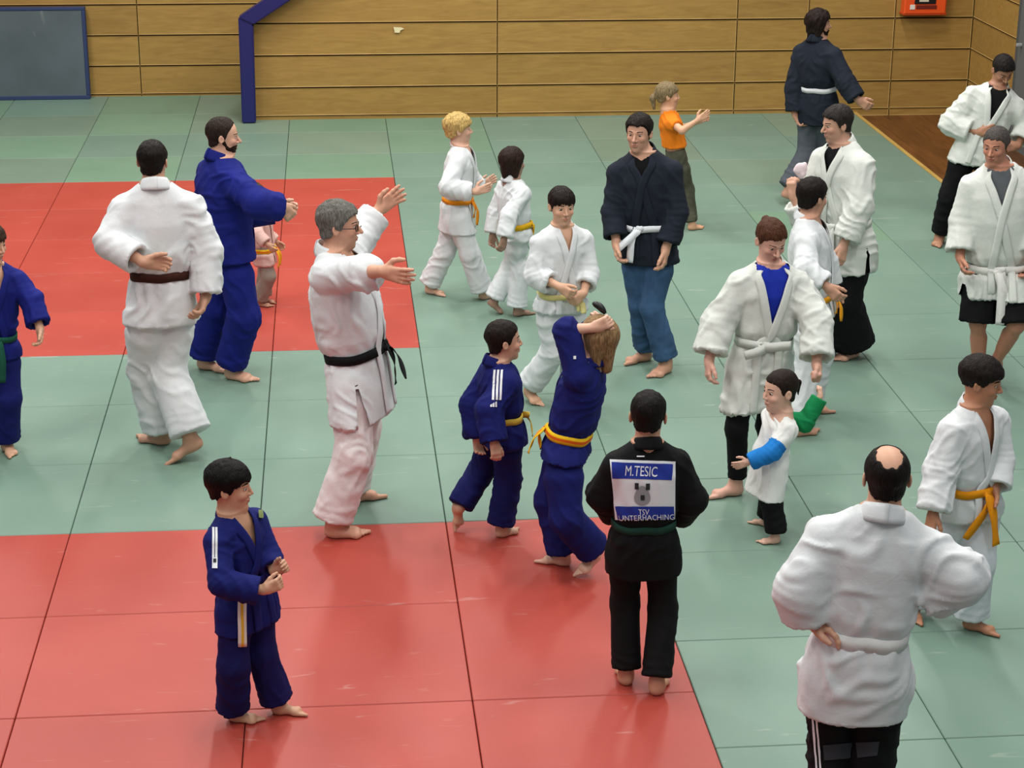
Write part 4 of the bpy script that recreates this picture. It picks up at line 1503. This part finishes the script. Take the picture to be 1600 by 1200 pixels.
PP['K'] = person('person', 'girl in blue judo suit with hands clasped on her long light hair', 1.36, 245, (886, 702), (918, 568), (932, 528),
    LA=[(886, 516, -.55), (926, 512, -.2), (957, 500, -.2)], RA=[(925, 520, .9), (948, 508, .1), (935, 500, -.2)],
    LL=leg(884, 790, 938, 866, 902, 906, .09, 0), RL=leg(860, 790, 890, 884, 836, 876), hy=235, hp=-8, child=.7, fem=1, skin='d0a58e',
    hair=dict(col='8f7250', ys=BANGS, zs=LONGZ, t=(.06, .06), long=[((.24, -.1, .1), (.22, -.2, -.55), .18, .1), ((-.24, -.1, .1), (-.22, -.2, -.55), .18, .1), ((0, -.3, .1), (0, -.36, -.62), .2, .12)]),
    brow='6a5040', top=dict(mat=BLUE2, beltv=676, hemv=708, belt=belt('e0b41c', col2=cloth('cf5a14', 500), w=.055, tails=[(826, 708, -.05), (845, 700, -.02)], kang=20), v=.5, cuff=.3, sl=(.05, .05, .054)),
    bot=dict(mat=BLUE2, r=(.074, .058, .062)), lhand='cup', rhand='cup', lthumb='down', rthumb='down', seed=11)[1]

PP['L'] = person('person', 'boy in black judo suit with a white and blue name patch on his back', 1.42, 184, (1005, 872), (1011, 698), (1013, 650),
    LA=[(941, 772, .5), (962, 802, .9), (985, 805, .5)], RA=[(1081, 780, .5), (1060, 806, .9), (1035, 805, .5)],
    LL=leg(976, 962, 978, 1068, 972, 1046), RL=leg(1036, 970, 1024, 1086, 1038, 1060), hy=166, hp=14, child=.6, skin='c08f74',
    hair=dict(col='14100e', t=(.03, .018)), top=dict(mat=BLACK, beltv=816, hemv=893, belt=belt('17392f', knot=False), v=.5, sl=(.048, .048, .048), cuff=.9, wr=.005, loose=.8),
    bot=dict(mat=BLACK, r=(.053, .043, .046), wr=.005), lhand='cup', rhand='cup', shw=.95, seed=12)[1]

PP['M'] = person('person', 'man in dark navy jacket, white belt and blue jeans, standing barefoot', 1.71, -18, (1014, 425), (1010, 258), (998, 208),
    LA=[(1058, 332, .3), (1040, 390, -.4), (1036, 430, -.2)], RA=[(958, 332, .2), (963, 380, -.4), (966, 408, -.2)],
    LL=leg(1018, 492, 1046, 578, 1016, 594), RL=leg(1000, 486, 1014, 562, 972, 570), hy=-26, hp=4, skin='c4957c', tintbeard=.2,
    hair=dict(col='1c1513', t=(.06, .02)), top=dict(mat=NAVY, beltv=350, hemv=408, belt=belt('d9dde2', kang=-18, tails=[(962, 392, -.04), (984, 410, -.04)]), v=.70, vw=.04, under=BLKTEE, sl=(.044, .043, .047), cuff=.8, wr=.006, loose=.6),
    bot=dict(mat=JEANS, r=(.058, .042, .044), name='jeans', wr=.006), seed=13)[1]

PP['N'] = person('person', 'girl in orange shirt with light ponytail, arm stretched out, behind the man in jeans', 1.23, 88, (1056, 244), (1044, 176), (1044, 149),
    LA=[(1068, 200, .7), (1090, 190, .2)], RA=[(1066, 204, -.6), (1090, 188, -.1), (1105, 178, 0)],
    LL=leg(1062, 302, 1040, 352, 1062, 346), RL=leg(1075, 305, 1074, 360, 1105, 356), hy=88, child=.75, fem=1, skin='cf9f80', barearm=True,
    hair=dict(col='857456', ys=BANGS, zs=BANGZ, t=(.05, .04), long=[((0, -.42, .1), (.02, -.58, -.1), .1, .12), ((.02, -.58, -.1), (.03, -.52, -.5), .12, .05)], faceclear=False), brow='7a6040',
    top=dict(kind='tee', mat=ORANGE_T, hemv=228, cuff=-.55, sl=(.04, .038, .042)), bot=dict(mat=CAMO, r=(.056, .040, .036)), rhand='open', seed=14)[1]

PP['O'] = person('person', 'man with shoulder-length dark hair, dark jacket and grey trousers, walking along the wall', 1.70, 128, (1278, 196), (1275, 82), (1280, 38),
    LA=[(1242, 138, .3), (1242, 178, -.1), (1250, 192, 0)], RA=[(1322, 130, -.5), (1340, 156, -.2), (1352, 164, 0)],
    LL=leg(1262, 250, 1228, 310, 1250, 318, .05, 0), RL=leg(1292, 244, 1288, 316, 1316, 312), hy=98, skin='b98a72', beard='1c1412',
    hair=dict(col='241915', rough=.025, t=(.10, .08), ys=BANGS, zs=[-.30, -.30, -.30, -.28, -.24, -.1, .1, .22, .27, .28], long=[((.24, -.08, .05), (.24, -.14, -.34), .18, .12), ((-.24, -.08, .05), (-.24, -.14, -.34), .18, .12), ((0, -.28, .05), (0, -.32, -.4), .2, .13)]),
    top=dict(mat=NAVY, beltv=138, hemv=192, belt=belt('cfd2d6', knot=False), v=.6, sl=(.052, .05, .05), cuff=.9, wr=.006), bot=dict(mat=GREYT, r=(.06, .05, .05)), seed=15)[1]

PP['P'] = person('person', 'dark-haired man in white jacket and wide black trousers, raised hand holding pale cloth', 1.73, -58, (1322, 400), (1318, 240), (1307, 194),
    LA=[(1342, 325, -.2), (1318, 384, -.4), (1312, 414, -.2)], RA=[(1256, 338, .0), (1240, 308, -.2), (1236, 284, -.1)],
    LL=leg(1318, 480, 1336, 556, 1306, 566), RL=leg(1300, 480, 1296, 556, 1266, 562), hy=-78, hp=10, skin='c0937c', tintbeard=.2,
    hair=dict(col='2c2725', t=(.06, .025)), top=dict(mat=CREAM, beltv=346, hemv=418, belt=belt('ccd0ca', kang=5), v=.6, under=BLKTEE, sl=(.055, .052, .054), vent=[(80, .02), (-80, .02)], cuff=(.82, .72)),
    bot=dict(mat=BLACK, r=(.075, .066, .082), wr=.006), rhand='cup', rthumb='right', seed=16, fat=1.04)[1]

PP['Q'] = person('person', 'dark-haired boy in white judo suit with orange belt, standing behind the woman', 1.50, 70, (1270, 488), (1262, 346), (1270, 308),
    LA=[(1292, 410, .6), (1300, 450, .2)], RA=[(1258, 420, -.5), (1292, 448, -.1), (1306, 462, 0)],
    LL=leg(1282, 572, 1268, 646, 1292, 644), RL=leg(1262, 580, 1248, 680, 1274, 677), hy=118, hp=6, child=.5, skin='c09078',
    hair=dict(col='1a1311', t=(.06, .03)), top=dict(mat=WHITE, beltv=462, hemv=492, belt=belt('e09a1c', tails=[(1314, 502, -.05), (1306, 490, -.05)], kang=-10), v=.5), bot=dict(mat=WHITE, r=GI), seed=17)[1]

PP['R'] = person('person', 'woman in white jacket, blue shirt and black leggings, holding the toddler by the hand', 1.60, 2, (1190, 600), (1206, 428), (1205, 376),
    LA=[(1277, 505, -.65), (1276, 570, -.98), (1282, 606, -.7)], RA=[(1122, 505, .2), (1108, 562, -.3), (1106, 598, -.1)],
    LL=leg(1198, 685, 1205, 752, 1220, 766), RL=leg(1150, 680, 1156, 772, 1104, 778), hy=16, hp=26, fem=1, skin='cf9f8c', jaw=.92,
    hair=dict(col='4a2c1c', t=(.03, .025), ys=BANGS, zs=[-.28, -.27, -.18, -.02, -.04, 0, .14, .24, .27, .28], long=[((0, -.36, .22), (0, -.47, .25), .13, .1)], faceclear=False), brow='4a3020',
    top=dict(mat=CREAM, beltv=530, hemv=632, belt=belt('ccd0ca', w=.05, kang=-12, tails=[(1163, 556, -.03), (1236, 540, -.03)]), v=.26, vw=.062, under=BTEE, sl=(.054, .054, .062), cuff=.82, wr=.010),
    bot=dict(mat=BLKTEE, r=(.054, .034, .026), hem=.88, wr=.003, name='leggings'), lhand='fist', rhand='relaxed', seed=18)[1]

def teepaint(blueidx, greenidx):
    def f(c, J, P0, L, F, U, T):
        mi = np.zeros(len(c), int)
        for k, ix in (('L', blueidx), ('R', greenidx)):
            sh, e, w, dv = J[k]
            def seg(a_, b_):
                d_ = b_ - a_
                t_ = np.clip((c - a_) @ d_ / (d_ @ d_), 0, 1)
                return np.linalg.norm(c - a_ - t_[:, None] * d_, axis=1)
            m_ = sh * .4 + e * .6
            near = (np.minimum(seg(m_, e), seg(e, w + (w - e) * .1)) < .066) & ((((c - m_) @ unit(e - sh)) > 0) | (np.linalg.norm(c - w, axis=1) < np.linalg.norm(c - m_, axis=1)))
            core = (np.abs((c - P0) @ L) < .052) & (np.abs((c - P0) @ F) < .05)
            mi[near & ~core] = ix
        return mi
    return f
PP['S'] = person('person', 'toddler in white shirt with one blue and one green sleeve, held by the hand', .92, -72, (1205, 762), (1222, 643), (1218, 610),
    LA=[(1206, 706, -.6), (1170, 722, 0), (1146, 730, 0)], RA=[(1258, 660, .9), (1281, 620, .9), (1284, 600, .6)],
    LL=leg(1204, 800, 1222, 848, 1176, 850), RL=leg(1204, 792, 1198, 822, 1172, 816), hy=-72, hp=4, child=1, skin='d2a892', hh=.222,
    hair=dict(col='241a16', t=(.018, .014), rough=.006, long=[((0, -.4, .2), (0, -.52, .1), .05, .05), ((0, -.52, .1), (0, -.5, -.2), .06, .02)], faceclear=False),
    top=dict(kind='tee', name='shirt', mat=[WTEE, BSL, GSL], hemv=768, cuff=.95, sl=(.058, .05, .046), paint=teepaint(1, 2), loose=1.5, wr=.006, neckcut=1.02, vox=.007), bot=dict(mat=BLACK, r=(.07, .058, .055), hem=.88, wr=.006),
    lhand='spread', lthumb='up', rhand='fist', seed=19)[1]

PP['U'] = person('person', 'man with short grey hair in white jacket and black shorts, grey shirt below', 1.73, -14, (1562, 448), (1566, 280), (1556, 228),
    LA=[(1618, 345, .2), (1612, 402, -.3), (1606, 436, -.2)], RA=[(1505, 345, .2), (1500, 400, -.4), (1506, 428, -.3)],
    LL=leg(1588, 508, 1556, 574, 1552, 600, .10, 0), RL=leg(1528, 514, 1530, 596, 1518, 614), hy=-38, hp=10, skin='b98068', tintbeard=.15,
    hair=dict(col='4a4542', t=(.02, .012)), top=dict(mat=CREAM, beltv=412, hemv=456, belt=belt('dcdcd8', kang=-4, tails=[(1562, 508, -.06), (1578, 482, -.06)], w=.05), v=.5, vw=.05, under=GREYTEE, sl=(.052, .052, .055), vent=[(-62, .06), (75, .03)], cuff=.86, loose=1.0),
    bot=dict(mat=BLACK, r=(.074, .06, .068), hem=-.02, name='shorts', wr=.006), seed=20, fat=1.08, belly=.25)[1]

PP['V'] = person('person', 'dark-haired man in white jacket and black trousers, head bent down, by the wooden floor', 1.66, -14, (1530, 262), (1558, 148), (1567, 110),
    LA=[(1606, 196, .2), (1590, 228, -.5), (1570, 232, -.3)], RA=[(1486, 192, .1), (1528, 208, -.7), (1545, 204, -.3)],
    LL=leg(1536, 330, 1530, 384, 1540, 394), RL=leg(1484, 325, 1470, 376, 1460, 390), hy=8, hp=38, skin='a8795f', tintbeard=.25,
    hair=dict(col='1e1a18', t=(.05, .022)), top=dict(mat=CREAM, beltv=212, hemv=254, belt=None, v=.3, vw=.055, under=BLKTEE, sl=(.056, .056, .058), cuff=.75), bot=dict(mat=BLACK, r=(.06, .048, .046)), seed=21, fat=1.05)[1]

PP['W'] = person('person', 'boy in loose white judo suit with bright orange belt, chest bare, looking aside', 1.38, 28, (1514, 800), (1520, 646), (1534, 596),
    LA=[(1560, 720, .2), (1554, 762, -.3), (1548, 790, 0)], RA=[(1470, 735, .1), (1458, 800, -.2), (1452, 830, 0)],
    LL=leg(1528, 880, 1506, 980, 1566, 994), RL=leg(1475, 880, 1424, 952, 1432, 982, .0, 0), hy=66, hp=10, child=.55, skin='b27d60',
    hair=dict(col='1d1614', t=(.09, .02), ys=BANGS, zs=[-.12, -.12, -.08, 0, -.02, 0, .08, .16, .19, .19]), top=dict(mat=WHITE, beltv=757, hemv=802, belt=belt('e08f12', tails=[(1508, 842, -.05), (1556, 852, -.05)], kang=0, w=.05), v=.28, vw=.042, sl=(.056, .056, .060), cuff=.95),
    bot=dict(mat=cloth('ccd2d8'), r=(.066, .056, .058)), seed=22)[1]

PP['X'] = person('person', 'balding man in white jacket and black striped trousers seen from behind, hands on hips', 1.78, 170, (1340, 1040), (1378, 806), (1385, 746),
    LA=[(1252, 920, .1), (1264, 968, .35), (1292, 978, -.1)], RA=[(1498, 900, .1), (1438, 930, .35), (1415, 948, .2)],
    LL=leg(1300, 1210, 1286, 1360, 1278, 1322), RL=leg(1362, 1210, 1360, 1372, 1372, 1332), hy=172, hp=8, skin='c99a80',
    hair=dict(col='171210', t=(.02, .018), rough=.006, bald=((0, -.26, .46), (.20, .34, .26))),
    top=dict(mat=WHITE, beltv=985, hemv=1108, belt=belt('dcdcda', w=.055, knot=False), v=.5, sl=(.056, .056, .054), cuff=.85, wr=.010, loose=.9), bot=dict(mat=BLACK, r=(.056, .048, .046)),
    lhand='relaxed', lthumb='cam', rhand='relaxed', seed=23, fat=.96)[1]

# ------------------------------------------------------------------ marks on the clothes, small held things
PWHITE = plain('d9dbe0', .7, .2, 'print_white'); PBLUE = plain('22348f', .7, .2, 'print_blue'); PGREY = plain('8e9094', .7, .2, 'print_grey')
PDARK = plain('2c2e33', .7, .2, 'print_dark')
kL = ('person', 12)
def qd(x0, y0, x1, y1):
    return [(x0, y0), (x1, y0), (x1, y1), (x0, y1)]
back = decal(kL, [(953, 718), (1055, 721), (1054, 811), (962, 812)], PWHITE, 22, 20, .004, 'back_patch')
decal(kL, [(956, 722), (1051, 725), (1049, 750), (957, 747)], PBLUE, 20, 6, .006, 'name_band', parent=back)
decal(kL, [(962, 791), (1052, 791), (1053, 811), (966, 811)], PBLUE, 20, 5, .006, 'club_band', parent=back)
p, f = text_poly('M.TESIC')
decal(kL, [(978, 727), (1027, 729), (1026, 745), (977, 743)], PWHITE, off=.0085, name='lettering', poly=p, faces=f, parent=back)
p, f = text_poly('TSV')
decal(kL, [(997, 795), (1014, 795), (1014, 804), (997, 804)], PWHITE, off=.0085, name='lettering', poly=p, faces=f, parent=back)
p, f = text_poly('UNTERHACHING')
decal(kL, [(968, 805), (1052, 803), (1052, 811), (969, 813)], PWHITE, off=.0085, name='lettering', poly=p, faces=f, parent=back)
# grey crest: a rounded shield with two dark corners and a dark centre
crest = [(.5 + .42 * math.sin(a) * (1 - .25 * math.cos(a)), .5 - .48 * math.cos(a)) for a in np.linspace(0, 2 * math.pi, 25)[:-1]]
decal(kL, qd(989, 758, 1018, 790), PGREY, off=.006, name='crest', poly=[(.5, .5)] + crest, faces=[(0, (i + 1) % 24 + 1, i + 1) for i in range(24)], parent=back)
decal(kL, qd(992, 754, 998, 764), PDARK, 2, 2, .008, 'crest_corner', parent=back)
decal(kL, qd(1009, 755, 1015, 765), PDARK, 2, 2, .008, 'crest_corner', parent=back)
decal(kL, qd(1001, 773, 1007, 781), PDARK, 2, 2, .008, 'crest_centre', parent=back)
decal(kL, qd(995, 712, 1007, 714), PWHITE, 4, 1, .004, 'maker_label')
# three shoulder stripes and a small triangle mark
kJ = ('person', 10)
for i in range(3):
    x = 771.5 + i * 5.6
    decal(kJ, [(x, 578), (x + 3.4, 578), (x + .4, 625), (x - 3, 625)], PWHITE, 2, 12, .004, 'shoulder_stripe')
for i in range(3):
    decal(kJ, [(766 + 3.6 * i, 633 - 2 * i), (768.6 + 3.6 * i, 631 - 2 * i), (768.8 + 3.6 * i, 636), (766 + 3.6 * i, 636)], PWHITE, 1, 2, .004, 'shoulder_mark')
kF = ('person', 6)
for i in range(2):
    x = 331 + i * 4.6
    decal(kF, [(x + 1, 824), (x + 4.4, 824), (x + 4.2, 872), (x + .8, 872)], PWHITE, 2, 12, .004, 'shoulder_stripe')
decal(kF, qd(332, 871, 340, 888), PWHITE, 3, 4, .004, 'shoulder_label')
decal(kF, qd(334, 873, 338, 879), PDARK, 2, 2, .006, 'shoulder_mark')
decal(kF, qd(402, 799, 409, 810), plain('6f7a4a', .7, .2), 3, 3, .014, 'chest_badge')
decal(('person', 11), qd(896, 556, 900, 561), PWHITE, 1, 1, .004, 'sleeve_label')
# white side stripes and grey knee panels on the black trousers
kX = ('person', 23, 'bot')
for i in range(2):
    decal(kX, [(1268 + 6 * i, 1112), (1271 + 6 * i, 1112), (1279 + 6 * i, 1215), (1276 + 6 * i, 1215)], PWHITE, 1, 10, .004, 'side_stripe')
decal(kX, [(1286, 1164), (1330, 1160), (1330, 1184), (1288, 1188)], plain('3a3d42', .8, .1), 6, 4, .004, 'knee_panel')
decal(kX, [(1338, 1160), (1374, 1158), (1370, 1180), (1340, 1184)], plain('3a3d42', .8, .1), 6, 4, .004, 'knee_panel')
decal(('person', 19, 'bot'), qd(1189, 764, 1196, 770), PGREY, 1, 1, .004, 'cloth_label')

def held_cloth():
    p = PP['P']; w = p['J']['R'][2]; d = p['J']['R'][3]
    c = w + d * .15 + np.array([.055, -.05, .04])
    def f(P):
        d_ = ellip(P, c, (.04, .022, .05))
        d_ = smin(d_, ellip(P, c + np.array([.03, 0, .03]), (.02, .015, .03)), .02)
        return d_ - .008 * vnoise(P * 28, 3)
    v, q, n = snet(f, c - .1, c + .1, .006)
    o = mkobj('cloth', v, q, cloth('e2cdd2', 500), None, c)
    o['label'] = 'crumpled pale pink cloth in the raised hand of the dark-haired man'; o['category'] = 'cloth'
held_cloth()

def hair_clip():
    p = PP['K']
    base = p['base']
    dd = float((p['HC'] - base) @ PN)
    a = onplane(926, 474, base, dd + .03); b = onplane(946, 490, base, dd + .0)
    pts = [a + (b - a) * t + np.array([0, 0, .012 * math.sin(t * math.pi)]) for t in np.linspace(0, 1, 8)]
    V, F_ = tube(pts, [.006, .014, .017, .018, .018, .017, .014, .008], 10)
    root = [o for o in bpy.data.objects if o.get('label', '').startswith('girl in blue judo suit')][0]
    o = mkobj('hair_clip', V, F_, plain('0e0e10', .4, .4), root, base)
    o['label'] = 'black hair clip'
hair_clip()
